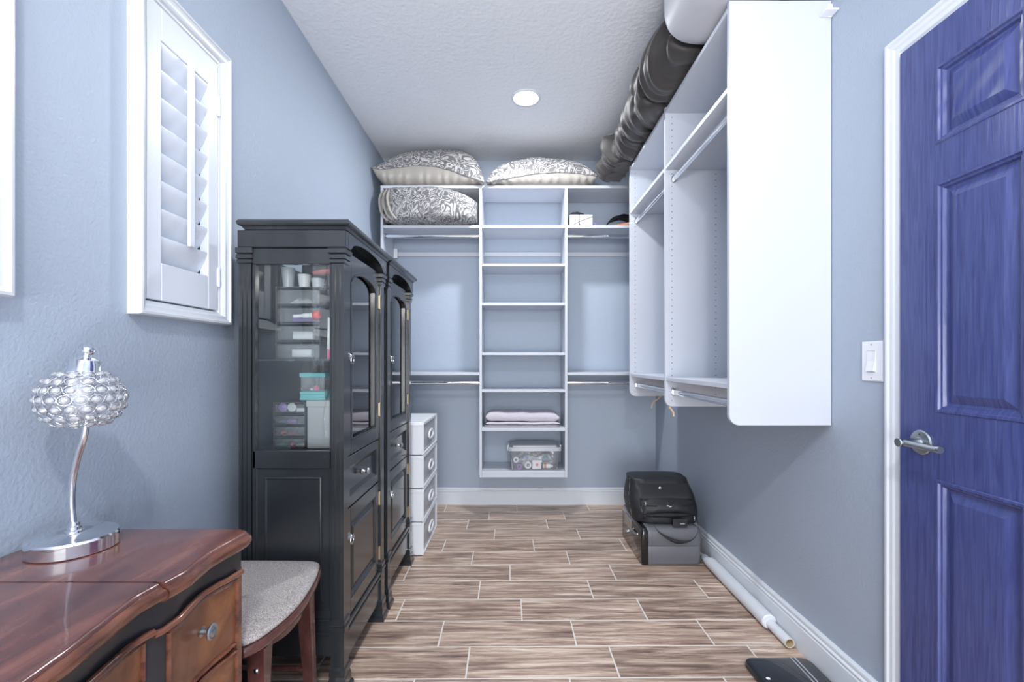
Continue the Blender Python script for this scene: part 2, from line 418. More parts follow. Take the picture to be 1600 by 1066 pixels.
# ---------------- shutter windows
def casing_ring(b, y0, y1, z0, z1, prof):
    """mitred casing on the left wall; prof = (inset, protrusion)"""
    rings = []
    for ins, d in prof:
        rings.append([(XL + d, y0 + ins, z0 + ins), (XL + d, y1 - ins, z0 + ins), (XL + d, y1 - ins, z1 - ins), (XL + d, y0 + ins, z1 - ins)])
    loft(b, rings, cap0=False, cap1=False)
def make_window(nm, w):
    y0, y1, z0, z1 = w
    t = Thing(nm, (XL, (y0 + y1) / 2, z0), kind='structure')
    b = NB(); casing_ring(b, y0, y1, z0, z1, [(0, 0.0), (0, .030), (.003, .037), (.009, .038), (.012, .033), (.018, .030), (.026, .029), (.031, .025), (.0325, .017), (.040, .016), (.043, .010), (.045, .004), (.045, -.10)])
    t.part('window_frame', b, M_trim)
    # shutter frame: stiles and rails
    a0, a1, c0, c1 = y0 + .047, y1 - .047, z0 + .047, z1 - .047
    X0, X1 = XL - .012, XL + .017
    for nmm, q in (('shutter_stile', (a0, a0 + .050, c0, c1)), ('shutter_stile', (a1 - .050, a1, c0, c1)),
                   ('shutter_rail', (a0 + .0505, a1 - .0505, c0, c0 + .108)), ('shutter_rail', (a0 + .0505, a1 - .0505, c1 - .095, c1))):
        b = NB(); box(b, X0, X1, *q, bev=.002); t.part(nmm, b, M_shut)
    lo, hi = c0 + .108, c1 - .095; n = 8; sp = (hi - lo) / n
    ang = math.radians(62)
    first = None
    for k in range(n):
        zc = lo + sp * (k + .5)
        if first is None:
            b = NB(); prof = []
            for i in range(12):
                a = 2 * PI * i / 12; u, v =   .042 * math.cos(a), .0055 * math.sin(a)
                prof.append((u * math.cos(ang) - v * math.sin(ang), u * math.sin(ang) + v * math.cos(ang)))
            loft(b, [[(p[0], a0 + .052, p[1]) for p in prof], [(p[0], a1 - .052, p[1]) for p in prof]])
            first = obj('louver', b, M_shut, t.e, 40); o = first
        else: o = dup(first, parent=t.e)
        o.location = Vector((XL - .005, 0, zc)) - Vector(t.e.location)
    ym = (a0 + a1) / 2
    b = NB(); box(b, XL + .026, XL + .036, ym - .011, ym + .011, lo + .070, hi + .006, bev=.002)
    r = t.part('tilt_rod', b, M_shut)
    b = NB(); box(b, XL - .085, XL - .081, y0 + .05, y1 - .05, z0 + .05, z1 - .05); t.part('pane', b, M_winglass)
    for zc in (z0 + .16, z1 - .19):
        b = NB(); box(b, XL + .012, XL + .022, y1 - .052, y1 - .040, zc - .03, zc + .03, bev=.002); lathe(b, [(.0035, zc - .034), (.0035, zc + .034)], (XL + .020, y1 - .047, 0), 8); t.part('hinge', b, M_shut)
make_window('window_1', WIN[0]); make_window('window_2', WIN[1])

# ---------------- door
DY0, DY1, DX = .563, 1.325, 1.130
t = Thing('door_1', (DX, (DY0 + DY1) / 2, 0), kind='structure')
CW = .056; zt = 2.040
prof = [(0, 0), (0, .012), (.004, .0165), (.012, .017), (.018, .013), (.028, .0125), (.034, .0095), (.046, .009), (.052, .005), (CW, .004), (CW, 0)]
b = NB(); rings = []
for w_, d in prof:      # w_ measured from the outer edge inwards
    x = XR - d
    rings.append([(x, DY0 - CW - .003 + w_, 0), (x, DY0 - CW - .003 + w_, zt + CW - w_), (x, DY1 + CW + .003 - w_, zt + CW - w_), (x, DY1 + CW + .003 - w_, 0)])
vr = [[b.verts.new(p) for p in r_] for r_ in rings]
for p, q in zip(vr[:-1], vr[1:]):
    for i in range(3): b.faces.new((p[i], p[i + 1], q[i + 1], q[i]))
t.part('door_casing', b, M_trim)
# slab: stiles, mullion, rails, set just proud of the wall plane behind the casing
xs0, xs1 = DX + .0, XR - .001
stl, mul = .112, .105
cols = [(DY1 - stl, DY1 - stl - (DY1 - DY0 - 2 * stl - mul) / 2), (DY0 + stl + (DY1 - DY0 - 2 * stl - mul) / 2, DY0 + stl)]
zr = [(.010, .250), (.826, 1.004), (1.614, 1.717), (1.925, 2.034)]
b = NB()
for a, c in ((DY0, DY0 + stl), (DY1 - stl, DY1), (cols[1][0], cols[0][1])): box(b, xs0, xs1, a, c, .010, 2.034)
for a, c in zr:
    for q in cols: box(b, xs0, xs1, q[1], q[0], a, c)
slab = t.part('door_slab', b, M_door)
for q in cols:
    for (a, c), mm in zip(((.250, .826), (1.004, 1.614), (1.717, 1.925)), (M_door, M_door, M_doorpanel)):
        b = NB()
        panel(b, (xs0, q[0], a), (0, -1, 0), (0, 0, 1), (-1, 0, 0), q[0] - q[1], c - a,
              [(0, 0), (.002, .003), (.008, .003), (.011, -.002), (.016, -.003), (.020, -.010), (.026, -.011), (.046, -.002), (.049, -.001)])
        t.part('door_panel', b, mm)
# lever handle
hy, hz = 1.254, .917
b = NB(); lathe(b, [(.034, 0), (.034, .004), (.031, .007), (.012, .009)], (0, 0, 0), 32, 'z', M=Matrix.Rotation(-PI / 2, 4, 'Y')); bmesh.ops.translate(b, verts=b.verts[:], vec=(xs0, hy, hz))
rs = t.part('handle_rosette', b, M_pewter, 30)
b = NB(); lathe(b, [(.016, .008), (.0125, .010), (.0115, .018), (.0115, .064), (.0125, .066), (.011, .068)], n=24, M=Matrix.Rotation(-PI / 2, 4, 'Y')); bmesh.ops.translate(b, verts=b.verts[:], vec=(xs0, hy, hz)); t.part('handle_neck', b, M_pewter, 40)
b = NB(); lathe(b, [(.0088, .0), (.0088, -.103), (.0098, -.106), (.0098, -.111), (.0088, -.113)], (xs0 - .055, hy, hz), 20, 'y'); t.part('handle_lever', b, M_pewter, 40)
b = NB(); lathe(b, [(.003, .0), (.003, .001)], n=10, M=Matrix.Rotation(-PI / 2, 4, 'Y')); bmesh.ops.translate(b, verts=b.verts[:], vec=(xs0 - .0072, hy, hz + .022)); t.part('privacy_pin', b, M_hole, under=rs)

# light switch
t = Thing('light_switch', (XR, 1.4425, 1.076), 'white rocker light switch plate beside the navy door', 'light switch')
b = NB(); panel(b, (XR, 1.485, 1.077), (0, -1, 0), (0, 0, 1), (-1, 0, 0), .084, .127, [(0, 0.0005), (0, .003), (.003, .006)], back=.0005); t.part('switch_plate', b, M_plastic)
b = NB(); panel(b, (XR - .006, 1.4615, 1.105), (0, -1, 0), (0, 0, 1), (-1, 0, 0), .036, .070, [(0, .0), (.001, .0015), (.002, -.001)], back=0); prism(b, [(XR - .007, 1.107), (XR - .0135, 1.110), (XR - .008, 1.141), (XR - .007, 1.173)], 'y', 1.4275, 1.4595); t.part('rocker', b, M_plastic)
for z in (1.0875, 1.1935):
    b = NB(); lathe(b, [(.003, 0), (.003, .001)], n=10, M=Matrix.Rotation(-PI / 2, 4, 'Y')); bmesh.ops.translate(b, verts=b.verts[:], vec=(XR - .006, 1.4435, z)); t.part('screw', b, M_nickel)

# recessed ceiling lights
for i, (lx, ly, w) in enumerate(LIGHTS):
    t = Thing('recessed_light', (lx, ly, ZC), ['round white recessed downlight glowing in the ceiling before the closet shelves', 'round white recessed downlight behind the viewer near the room entrance'][i], 'ceiling light', 'recessed ceiling lights')
    b = NB(); lathe(b, [(.088, 0), (.0885, -.004), (.084, -.008), (.078, -.0085), (.074, -.006), (.074, -.001)], (lx, ly, ZC), 40); t.part('trim_ring', b, M_trim, 40)
    b = NB(); lathe(b, [(.073, -.0045), (.073, -.0075), (.06, -.0085)], (lx, ly, ZC), 40); t.part('diffuser', b, M_emit)

# ================================================================== CLOSET UNITS
Z1, Z2, ZTOP = 1.060, 2.132, 2.421          # shelf tops
P = .019
def rod(t, p0, p1, under=None):
    b = NB(); tube(b, [p0, p1], .015, 16, flat=.62); r = t.part('hanging_rod', b, M_chrome, 50)
    for p, q in ((p0, p1), (p1, p0)):
        p, q = Vector(p), Vector(q); d = (q - p).normalized()
        b = NB(); tube(b, [p, p + d * .012], .019, 14, flat=.75); t.part('rod_flange', b, M_nickel, 40, under=r)
    return r
# ---- back wall unit
FY = 3.312; BY = YB - .016
t = Thing('closet_organizer', (.08, BY, .295), 'white closet shelf tower with hanging bays on the back wall', 'closet shelving')
BK = t
def pbox(t, name, *a, m=M_mel, bev=.0012, **k):
    b = NB(); box(b, *a, bev=bev); return t.part(name, b, m, **k)
pbox(t, 'side_panel', -.957, -.938, FY, BY, .911, ZTOP - P - .0005)
tl = pbox(t, 'tower_panel', -.237, -.219, FY, BY, .295, ZTOP - P - .0005)
tr = pbox(t, 'tower_panel', .386, .404, FY, BY, .295, ZTOP - P - .0005)
pbox(t, 'top_shelf', -.957, XR - .002, FY - .001, BY, ZTOP - P, ZTOP)
for x0, x1 in ((-.9375, -.2375), (-.2185, .3855), (.4045, XR - .002)): pbox(t, 'shelf', x0, x1, FY, BY, Z2 - P, Z2)
for zt_ in (1.853, 1.568, 1.205, .935, .656): pbox(t, 'shelf', -.2185, .3855, FY + .001, BY, zt_ - P - (.004 if zt_ < .7 else 0), zt_)
pbox(t, 'shelf', -.2185, .3855, FY + .001, BY, .322, .341)
pbox(t, 'toe_rail', -.2185, .3855, FY + .001, FY + .018, .2955, .3215)
for x0, x1 in ((-.9375, -.2375), (.4045, XR - .002)):
    pbox(t, 'shelf', x0, x1, FY + .002, BY, Z1 - P, Z1)
    rod(t, (x0 + .0005, FY + .05, 2.068), (x1 - .0005, FY + .05, 2.068)); rod(t, (x0 + .0005, FY + .05, .983), (x1 - .0005, FY + .05, .983))
pbox(t, 'wall_rail', -1.0, -.9575, YB - .014, YB - .0005, 1.974, 2.008)
pbox(t, 'wall_rail', -.937, 1.14, YB - .0158, YB - .0005, 1.974, 2.008)
b = NB(); box(b, -.936, -.905, YB - .045, YB - .017, 1.955, 2.03, bev=.006, seg=2); t.part('hanging_bracket', b, M_plastic)
# ---- right wall unit
RX = .779; XW = XR - .002
t = Thing('closet_organizer', (1.13, 2.3, .911), 'white closet unit with two tall hanging bays high on the right wall', 'closet shelving')
def rpanel(yc0, yc1, zb=.911, front=RX):
    r = .035; pts = [(XW, zb), (XW, ZTOP + .012), (front, ZTOP + .012)] + [(front + r - r * math.cos(a), zb + r - r * math.sin(a)) for a in [PI / 2 * k / 6 for k in range(7)]]
    b = NB(); prism(b, pts, 'y', yc0, yc1); bmesh.ops.recalc_face_normals(b, faces=b.faces[:])
    bmesh.ops.bevel(b, geom=[e for e in b.edges if abs(e.verts[0].co.y - e.verts[1].co.y) < 1e-6], offset=.001, segments=1, affect='EDGES')
    return t.part('side_panel', b, M_mel)
pY = [(1.630, 1.649), (2.313, 2.332), (3.005, 3.024)]
pans = [rpanel(*q) for q in pY]
for (ya, yb), pn in zip(pY[1:], pans[1:]):
    b = NB()
    for xh in (RX + .034, RX + .256):
        z = .911 + .03
        while z < 2.40:
            lathe(b, [(.0026, ya - .0004), (.0026, ya + .002)], (xh, 0, z), 6, 'y'); z += .032
    t.part('pin_holes', b, M_hole, under=pn, kind='stuff')
for (a, c) in ((1.6495, 2.3125), (2.3325, 3.0045)):
    pbox(t, 'shelf', RX + .004, XW, a, c, Z1 - P, Z1); pbox(t, 'shelf', RX, XW, a, c, Z2 - P, Z2); pbox(t, 'top_shelf', RX, XW, a, c, ZTOP - P, ZTOP)
    rod(t, (RX + .042, a, 2.066), (RX + .042, c, 2.066)); rod(t, (RX + .042, a, .985), (RX + .042, c, .985))
    pbox(t, 'wall_rail', XW - .014, XW, a, c, 1.974, 2.008)
b = NB(); box(b, 1.128, XW, 1.6225, 1.6295, 2.37, 2.418, bev=.002); box(b, 1.10, XW, 1.590, 1.6295, 2.372, 2.378, bev=.001); t.part('wall_bracket', b, M_plastic)

# ================================================================== CURIO CABINETS
def curio(y0, label, W=.493):
    y1 = y0 + W; xb, xf = -.937, -.574
    t = Thing('curio_cabinet', (-.75, (y0 + y1) / 2, 0), label, 'cabinet', 'tall black curio cabinets')
    K = M_black
    # cornice
    b = NB(); ov = [(1.589, .017), (1.597, .012), (1.600, .004), (1.604, 0), (1.612, -.001), (1.617, .002), (1.620, .006)]
    stack(b, [(xb + .01, y0 - .0255), (xf + .027, y0 - .0255), (xf + .027, y1 + .0255), (xb + .01, y1 + .0255)], ov); t.part('cornice', b, K)
    # carcass friezes, back, floor
    for q0, q1 in ((y0 - .004, y0 + .02), (y1 - .02, y1 + .004)):
        b = NB(); box(b, xb, xf + .008, q0, q1, 1.530, 1.5885, bev=.002); t.part('side_frieze', b, K)
    n = 14; ya, yb_ = y0 + .045, y1 - .045
    b = NB(); arc = [(ya + (yb_ - ya) * k / n, 1.532 + .042 * math.sqrt(max(0, 1 - (2 * k / n - 1) ** 2))) for k in range(n + 1)]
    rings = [[(xx, p[0], p[1]) for p in arc] + [(xx, y1 - .0205, 1.53), (xx, y1 - .0205, 1.5885), (xx, y0 + .0205, 1.5885), (xx, y0 + .0205, 1.53)] for xx in (xf - .018, xf + .008)]
    loft(b, rings, cap0=False, cap1=False)
    for xx in (xf - .018, xf + .008):
        A = [b.verts.new((xx, p[0], p[1])) for p in arc]; Tt = [b.verts.new((xx, p[0], 1.5885)) for p in arc]
        for k in range(n): b.faces.new((A[k], A[k + 1], Tt[k + 1], Tt[k]))
        l = [b.verts.new((xx, y0 + .0205, z)) for z in (1.53, 1.5885)]; b.faces.new((l[0], A[0], Tt[0], l[1]))
        l = [b.verts.new((xx, y1 - .0205, z)) for z in (1.53, 1.5885)]; b.faces.new((A[-1], l[0], l[1], Tt[-1]))
    t.part('arched_header', b, K)
    b = NB(); box(b, xb, xb + .010, y0 + .046, y1 - .046, .13, 1.53); t.part('back_panel', b, M_inner)
    b = NB(); box(b, xb + .011, xf - .03, y0 + .02, y1 - .02, .805, .822); t.part('floor_panel', b, M_inner)
    b = NB(); box(b, xb + .011, xf - .03, y0 + .02, y1 - .02, 1.575, 1.5885); t.part('ceiling_panel', b, M_inner)
    b = NB(); box(b, xb + .012, xf - .035, y0 + .03, y1 - .03, 1.142, 1.148); t.part('glass_shelf', b, M_glass)
    # posts with capital, base block, flared foot
    s = .046
    for cx, fx in ((xb + s / 2, -1), (xf - s / 2, 1)):
        for cy in (y0 + s / 2, y1 - s / 2):
            b = NB(); h = s / 2
            def sq(z, d): return [(cx - h - d, cy - h - d, z), (cx + h + d, cy - h - d, z), (cx + h + d, cy + h + d, z), (cx - h - d, cy + h + d, z)]
            lv = [(.0, .014), (.012, .014), (.020, .011), (.024, .007), (.050, .006), (.060, .003), (.070, .0045), (.084, .0045), (.090, .001), (.092, .0), (.212, .0), (.215, .004), (.226, .004), (.229, .0), (.238, .003), (.250, .003), (.256, -.002),
                  (1.474, -.002), (1.478, .003), (1.488, .003), (1.491, .0), (1.4925, .005), (1.505, .005), (1.508, .001), (1.511, .008), (1.523, .010), (1.529, .006)]
            if fx < 0: lv = [(z, min(d, .006)) for z, d in lv]
            loft(b, [sq(z, d) for z, d in lv])
            p = t.part('corner_post', b, K)
            yy = cy - h if cy < (y0 + y1) / 2 else cy + h
            b = NB()
            for gx in (cx - .008, cx + .008): box(b, gx - .001, gx + .001, yy - .0028, yy + .0028, .27, 1.46)
            t.part('reeding', b, K, under=p)
    # sides
    xa, xc = xb + s, xf - s
    for yy, nn in ((y0 + .006, -1), (y1 - .006, 1)):
        lo, hi = (yy, yy + .018) if nn < 0 else (yy - .018, yy)
        b = NB()
        box(b, xa, xc, lo, hi, 1.474, 1.529, bev=.002); box(b, xa, xc, lo, hi, .772, .833, bev=.002); box(b, xa, xc, lo, hi, .128, .285, bev=.002)
        box(b, xa, xa + .010, lo, hi, .285, 1.474, bev=.001); box(b, xc - .006, xc, lo, hi, .285, 1.474, bev=.001)
        e = (lo - .006, lo + .002) if nn < 0 else (hi - .002, hi + .006)
        box(b, xa, xc, *e, .248, .257, bev=.002); box(b, xa, xc, *e, .200, .212, bev=.003)
        t.part('side_frame', b, K)
        b = NB(); panel(b, (xa + .010, yy - nn * .004, .285) if nn < 0 else (xc - .006, yy - nn * .004, .285), (1, 0, 0) if nn < 0 else (-1, 0, 0), (0, 0, 1), (0, nn, 0), xc - xa - .016, .487,
                        [(0, 0), (.004, -.004), (.026, -.004), (.030, .001), (.034, .002), (.038, -.001)], back=-.01); t.part('side_panel', b, K)
        b = NB(); box(b, xa + .008, xc - .005, yy - nn * .012 - .0015, yy - nn * .012 + .0015, .831, 1.477); t.part('side_glass', b, M_glass)
    # front: apron, drawer, doors
    fa, fb = y0 + .047, y1 - .047; X = xf - .012
    b = NB(); pts = [(fa, .222), (fa, .098), (fa + .03, .092), (fb - .03, .092), (fb, .098), (fb, .222)]
    prism(b, pts, 'x', X - .02, X + .004); box(b, X, X + .014, fa, fb, .190, .200, bev=.003); box(b, X, X + .010, fa, fb, .203, .222, bev=.004); t.part('apron', b, K)
    def door_frame(z0, z1, arch):
        b = NB(); x0, x1 = X - .02, X + .002; sw = .052 if arch else .045
        box(b, x0, x1, fa + .002, fa + sw, z0, z1, bev=.0015); box(b, x0, x1, fb - sw, fb - .002, z0, z1, bev=.0015); box(b, x0, x1, fa + sw, fb - sw, z0, z0 + .054, bev=.0015)
        if arch:
            n = 14; a_, c_ = fa + sw, fb - sw; sp, rise = z1 - .096, .044
            ar = [(a_ + (c_ - a_) * k / n, sp + rise * math.sqrt(max(0, 1 - (2 * k / n - 1) ** 2)) ** 1.1) for k in range(n + 1)]
            for xx in (x0, x1):
                A = [b.verts.new((xx, *p)) for p in ar]; Tt = [b.verts.new((xx, p[0], z1)) for p in ar]
                for k in range(n): b.faces.new((A[k], A[k + 1], Tt[k + 1], Tt[k]))
            A = [b.verts.new((x0, *p)) for p in ar]; B = [b.verts.new((x1, *p)) for p in ar]
            for k in range(n): b.faces.new((A[k], A[k + 1], B[k + 1], B[k]))
            # bead round the opening
            lp = [(x1, a_ + .003, z0 + .057)] + [(x1, p[0], p[1] - .003) for p in ar] + [(x1, c_ - .003, z0 + .057), (x1, a_ + .003, z0 + .057)]
            tube(b, lp, .0035, 6)
        else: box(b, x0, x1, fa + sw, fb - sw, z1 - .05, z1, bev=.0015)
        return b, sw
    b, sw = door_frame(.802, 1.528, True); up = t.part('glass_door', b, K)
    b = NB(); box(b, X - .014, X - .011, fa + .045, fb - .045, .85, 1.49); t.part('pane', b, M_glass, under=up)
    b, sw = door_frame(.226, .612, False); dn = t.part('lower_door', b, K)
    b = NB(); panel(b, (X, fa + sw, .280), (0, 1, 0), (0, 0, 1), (1, 0, 0), fb - fa - 2 * sw, .282, [(0, 0), (.004, .003), (.008, -.006), (.014, -.008), (.034, -.001), (.038, 0)], back=-.015); t.part('door_panel', b, K, under=dn)
    b = NB(); panel(b, (X, fa + .002, .616), (0, 1, 0), (0, 0, 1), (1, 0, 0), fb - fa - .004, .182, [(0, -.001), (.003, .002), (.034, .002), (.038, -.002), (.054, -.010), (.056, -.010)], back=-.015); dr = t.part('drawer', b, K)
    M90 = Matrix.Rotation(PI / 2, 4, 'Y')
    b = NB(); lathe(b, [(.010, 0), (.006, .003), (.0045, .014), (.010, .018), (.0125, .024), (.009, .030), (.003, .031)], (X - .008, (fa + fb) / 2, .707), 16, M=M90); t.part('knob', b, M_nickel, 50, under=dr)
    for par, yk, zk in ((up, fa + .030, 1.158), (dn, fa + .026, .515)):
        b = NB(); lathe(b, [(.013, 0), (.013, .002), (.008, .005), (.005, .012), (.009, .016), (.004, .020)], (X + .002, yk, zk), 16, M=M90)
        tube(b, [(X + .014, yk + .014 * math.sin(a), zk - .013 - .014 * math.cos(a)) for a in [2 * PI * k / 14 for k in range(15)]], .0028, 7); t.part('ring_pull', b, M_nickel, 50, under=par)
    for par, zs in ((up, (.93, 1.40)), (dn, (.30, .54))):
        for z in zs:
            b = NB(); box(b, X + .000, X + .0035, fb - .010, fb - .0022, z - .028, z + .028); lathe(b, [(.0035, z - .030), (.0035, z + .030)], (X + .005, fb - .002, 0), 8); t.part('hinge', b, M_brass, under=par)
    return t
curio(1.555, 'black lacquered curio cabinet with glass side, nearer of the pair')
curio(2.103, 'black curio cabinet with arched glass door, farther one next to the white plastic drawers')

# -------- things inside the near cabinet
def bin_drawers(name, label, x0, x1, y0, y1, z0, n, h, fills, group):
    t = Thing(name, ((x0 + x1) / 2, (y0 + y1) / 2, z0), label, 'organizer', group)
    b = NB(); box(b, x0, x0 + .002, y0, y1, z0, z0 + n * h); box(b, x1 - .002, x1, y0, y1, z0, z0 + n * h)
    for k in range(n + 1): box(b, x0, x1, y0, y1, z0 + k * h - (.002 if k else 0), z0 + k * h + (.002 if k == 0 else 0))
    t.part('shell', b, M_clear)
    for k in range(n):
        zz = z0 + k * h
        b = NB(); box(b, x0 + .005, x1 - .005, y0 + .004, y1 - .004, zz + .004, zz + h * .82); bmesh.ops.delete(b, geom=[f for f in b.faces if f.normal.z > .9], context='FACES')
        d = t.part('drawer', b, M_clear)
        b = NB(); box(b, x1, x1 + .008, (y0 + y1) / 2 - .02, (y0 + y1) / 2 + .02, zz + h * .4, zz + h * .5, bev=.002); t.part('drawer_pull', b, M_clear, under=d)
    return t
R = random.Random(11)
def blob(x, y, z, s, m, kind, label, group=None, cat='small item'):
    b = NB()
    if kind == 'tube': lathe(b, [(s * .45, 0), (s * .5, s * .1), (s * .5, s * 1.6), (s * .3, s * 1.8), (s * .3, s * 2.1)], n=12, M=Matrix.Rotation(PI / 2, 4, 'X') @ Matrix.Rotation(R.uniform(-.6, .6), 4, 'Y')); bmesh.ops.translate(b, verts=b.verts[:], vec=(x, y + s, z + s * .52))
    if kind == 'disc': lathe(b, [(s, 0), (s, s * .45), (s * .9, s * .5)], n=18, M=Matrix.Rotation(PI / 2, 4, 'X')); bmesh.ops.translate(b, verts=b.verts[:], vec=(x, y, z + s * 1.02))
    if kind == 'box': box(b, x - s, x + s, y - s * .4, y + s * .4, z, z + s * .8, bev=s * .06)
    if kind == 'cloth':
        grid(b, lambda u, v: (x + s * (u - .5) * 2.2, y + s * (v - .5) * 1.6, z + .002 + s * (.35 + .9 * abs(nz(u * 3 + x * 50, v * 3, 2))) * math.sin(PI * u) ** .5 * math.sin(PI * v) ** .5), 12, 8)
        bmesh.ops.solidify(b, geom=b.faces[:], thickness=.0015)
    return single(cat.replace(' ', '_'), b, m, label, cat, group, smooth=50)
# top organizer on the glass shelf
bin_drawers('clear_drawer_organizer', 'tall clear plastic drawer organizer on the glass shelf of the near curio cabinet', -.862, -.700, 1.66, 1.86, 1.1485, 4, .066, None, None)
for k, (m, kd, lb, ct_) in enumerate([(M_tag, 'box', 'white folded packet in the second lowest drawer of the clear organizer', 'packet'), (M_purple, 'box', 'pale purple case in the third drawer of the clear organizer', 'case'), (M_tag, 'cloth', 'white tissue in the topmost drawer of the clear organizer', 'tissue')]):
    blob(-.785, 1.72, 1.1485 + .066 * (k + 1) + .008, .038, m, kd, lb, cat=ct_)
blob(-.78, 1.70, 1.1485 + .008, .036, M_white, 'box', 'white box in the lowest drawer of the tall clear organizer', cat='carton')
for k, (x, m, lb, ct_) in enumerate([(-.835, M_frost, 'frosted cup at the left on top of the clear organizer', 'cup'), (-.775, M_white, 'white jar in the middle on top of the clear organizer', 'jar'), (-.725, M_frost, 'low frosted pot on the right on top of the clear organizer', 'pot')]):
    b = NB(); h = (.075, .05, .035)[k]; lathe(b, [(.018, 0), (.024, h), (.022, h), (.016, .004)], (x, 1.70, 1.4135), 20); single(ct_, b, m, lb, ct_, smooth=40)
b = NB(); stack(b, [(-.69 + .055 * math.cos(a), 1.70 + .035 * math.sin(a)) for a in [2 * PI * k / 20 for k in range(20)]], [(1.467, .02), (1.472, .004), (1.477, 0), (1.479, .01)])
b2 = NB(); bmesh.ops.rotate(b, verts=b.verts[:], cent=(-.69, 1.7, 1.47), matrix=Matrix.Rotation(-.12, 3, 'Y')); single('hair_clip', b, M_red, 'coral red oval clip high under the cabinet ceiling beside the cups', 'clip', smooth=40); b2.free()
# brush and tube
t = Thing('hairbrush', (-.735, 1.64, 1.30), 'white and coral brush lying in front of the clear organizer', 'brush')
b = NB(); tube(b, spline([(-.790, 1.645, 1.303), (-.75, 1.642, 1.305), (-.715, 1.64, 1.306)], 4), [.006] * 4 + [.009] * 4 + [.012], 10); t.part('handle', b, M_white, True)
b = NB(); tube(b, [(-.715, 1.64, 1.306), (-.70, 1.64, 1.307), (-.690, 1.64, 1.308)], [.014, .017, .012], 12); t.part('brush_head', b, M_red, True, label='coral brush head')
t = Thing('lotion_tube', (-.640, 1.64, 1.1485), 'white squeeze tube with pink cap standing on the glass shelf', 'tube')
b = NB(); lathe(b, [(.0135, 0), (.0135, .032), (.011, .034)], (-.652, 1.64, 1.1485), 16); t.part('cap', b, M_pink, 40, label='pink cap')
b = NB(); loft(b, [[(-.652 + .0145 * (1 - q * .15) * math.cos(a), 1.64 + .0145 * (1 - q * .92) * math.sin(a), 1.183 + .115 * q) for a in [2 * PI * k / 16 for k in range(16)]] for q in (0, .3, .6, 1)]); t.part('tube_body', b, M_white, True)
# lower compartment
bin_drawers('clear_drawer_organizer', 'low clear drawer organizer of colourful bits at the bottom left of the near curio cabinet', -.870, -.755, 1.66, 1.84, .8225, 4, .042, None, None)
items = [[('disc', M_purple, 'purple round compact', 'compact'), ('disc', M_white, 'white round compact', 'compact'), ('box', M_white, 'white slim packet', 'packet')],
         [('cloth', M_blue, 'sky blue ribbon scraps', 'ribbon'), ('box', M_purple, 'purple box', 'box')],
         [('tube', M_red, 'coral red band', 'hair band'), ('cloth', M_pink, 'pink scrunched ribbon', 'ribbon')],
         [('cloth', M_green, 'green clip tangle', 'hair clip'), ('tube', M_pink, 'pink tube', 'tube'), ('cloth', M_white, 'white scraps', 'tissue')]]
for r_, row in enumerate(items):
    for c_, (kd, m, lb, ct_) in enumerate(row):
        blob(-.845 + c_ * .033, 1.685, .8225 + .042 * (3 - r_) + .0062,   .0160 if kd != 'tube' else .0125, m, kd, lb + ' in the %s drawer of the low clear organizer' % ['topmost', 'second', 'third', 'bottom'][r_], cat=ct_)
t = Thing('storage_box', (-.685, 1.75, .8225), 'pale grey lidded box standing at the bottom right of the near curio cabinet', 'box')
b = NB(); box(b, -.745, -.630, 1.655, 1.86, .8225, .975, bev=.002); t.part('box_body', b, M_box)
b = NB(); box(b, -.748, -.627, 1.652, 1.863, .975, .998, bev=.002); t.part('lid', b, M_box)
b = NB(); box(b, -.650, -.643, 1.6535, 1.6545, .935, .972); bmesh.ops.rotate(b, verts=b.verts[:], cent=(-.646, 1.654, .955), matrix=Matrix.Rotation(-.25, 3, 'Y')); t.part('hang_tag', b, M_tag)
t = Thing('keepsake_box', (-.735, 1.70, .9985), 'teal and clear display box on top of the pale grey box', 'box')
for z0, z1, d in ((.9985, 1.009, .001), (1.0095, 1.0185, 0), (1.019, 1.030, .001)):
    b = NB(); box(b, -.775 - d, -.685 + d, 1.665 - d, 1.775 + d, z0, z1, bev=.001); t.part('tray', b, M_teal)
b = NB(); box(b, -.773, -.687, 1.667, 1.773, 1.030, 1.083); t.part('clear_wall', b, M_clear)
b = NB(); box(b, -.777, -.683, 1.663, 1.777, 1.083, 1.098, bev=.001); t.part('lid', b, M_teal)
blob(-.755, 1.70, 1.0305, .011, M_white, 'tube', 'white lipstick tube inside the teal display box', cat='tube'); blob(-.725, 1.69, 1.0305, .010, M_pink, 'disc', 'bright pink disc inside the teal display box', cat='compact')
# far cabinet contents: rows of small jars and a white roll
for k, (y, z, r_, h, m, lb, ct_) in enumerate([(2.22, 1.149, .028, .20, M_frost, 'tall frosted jar nearest the post on the upper shelf of the far curio cabinet', 'jar'), (2.30, 1.149, .024, .22, M_white, 'tall white bottle in the middle of the upper shelf of the far curio cabinet', 'bottle'), (2.42, 1.149, .028, .16, M_frost, 'frosted jar at the far end of the upper shelf of the far curio cabinet', 'jar'),
     (2.22, .8225, .03, .17, M_frost, 'frosted jar on the lower floor of the far curio cabinet', 'jar'), (2.33, .8225, .03, .09, M_white, 'short white bottle on the lower floor of the far curio cabinet', 'bottle')]):
    b = NB(); lathe(b, [(r_ * .9, 0), (r_, .004), (r_, h * .8), (r_ * .5, h * .88), (r_ * .5, h)], (-.70, y, z), 18); single(ct_, b, m, lb, ct_, smooth=40)

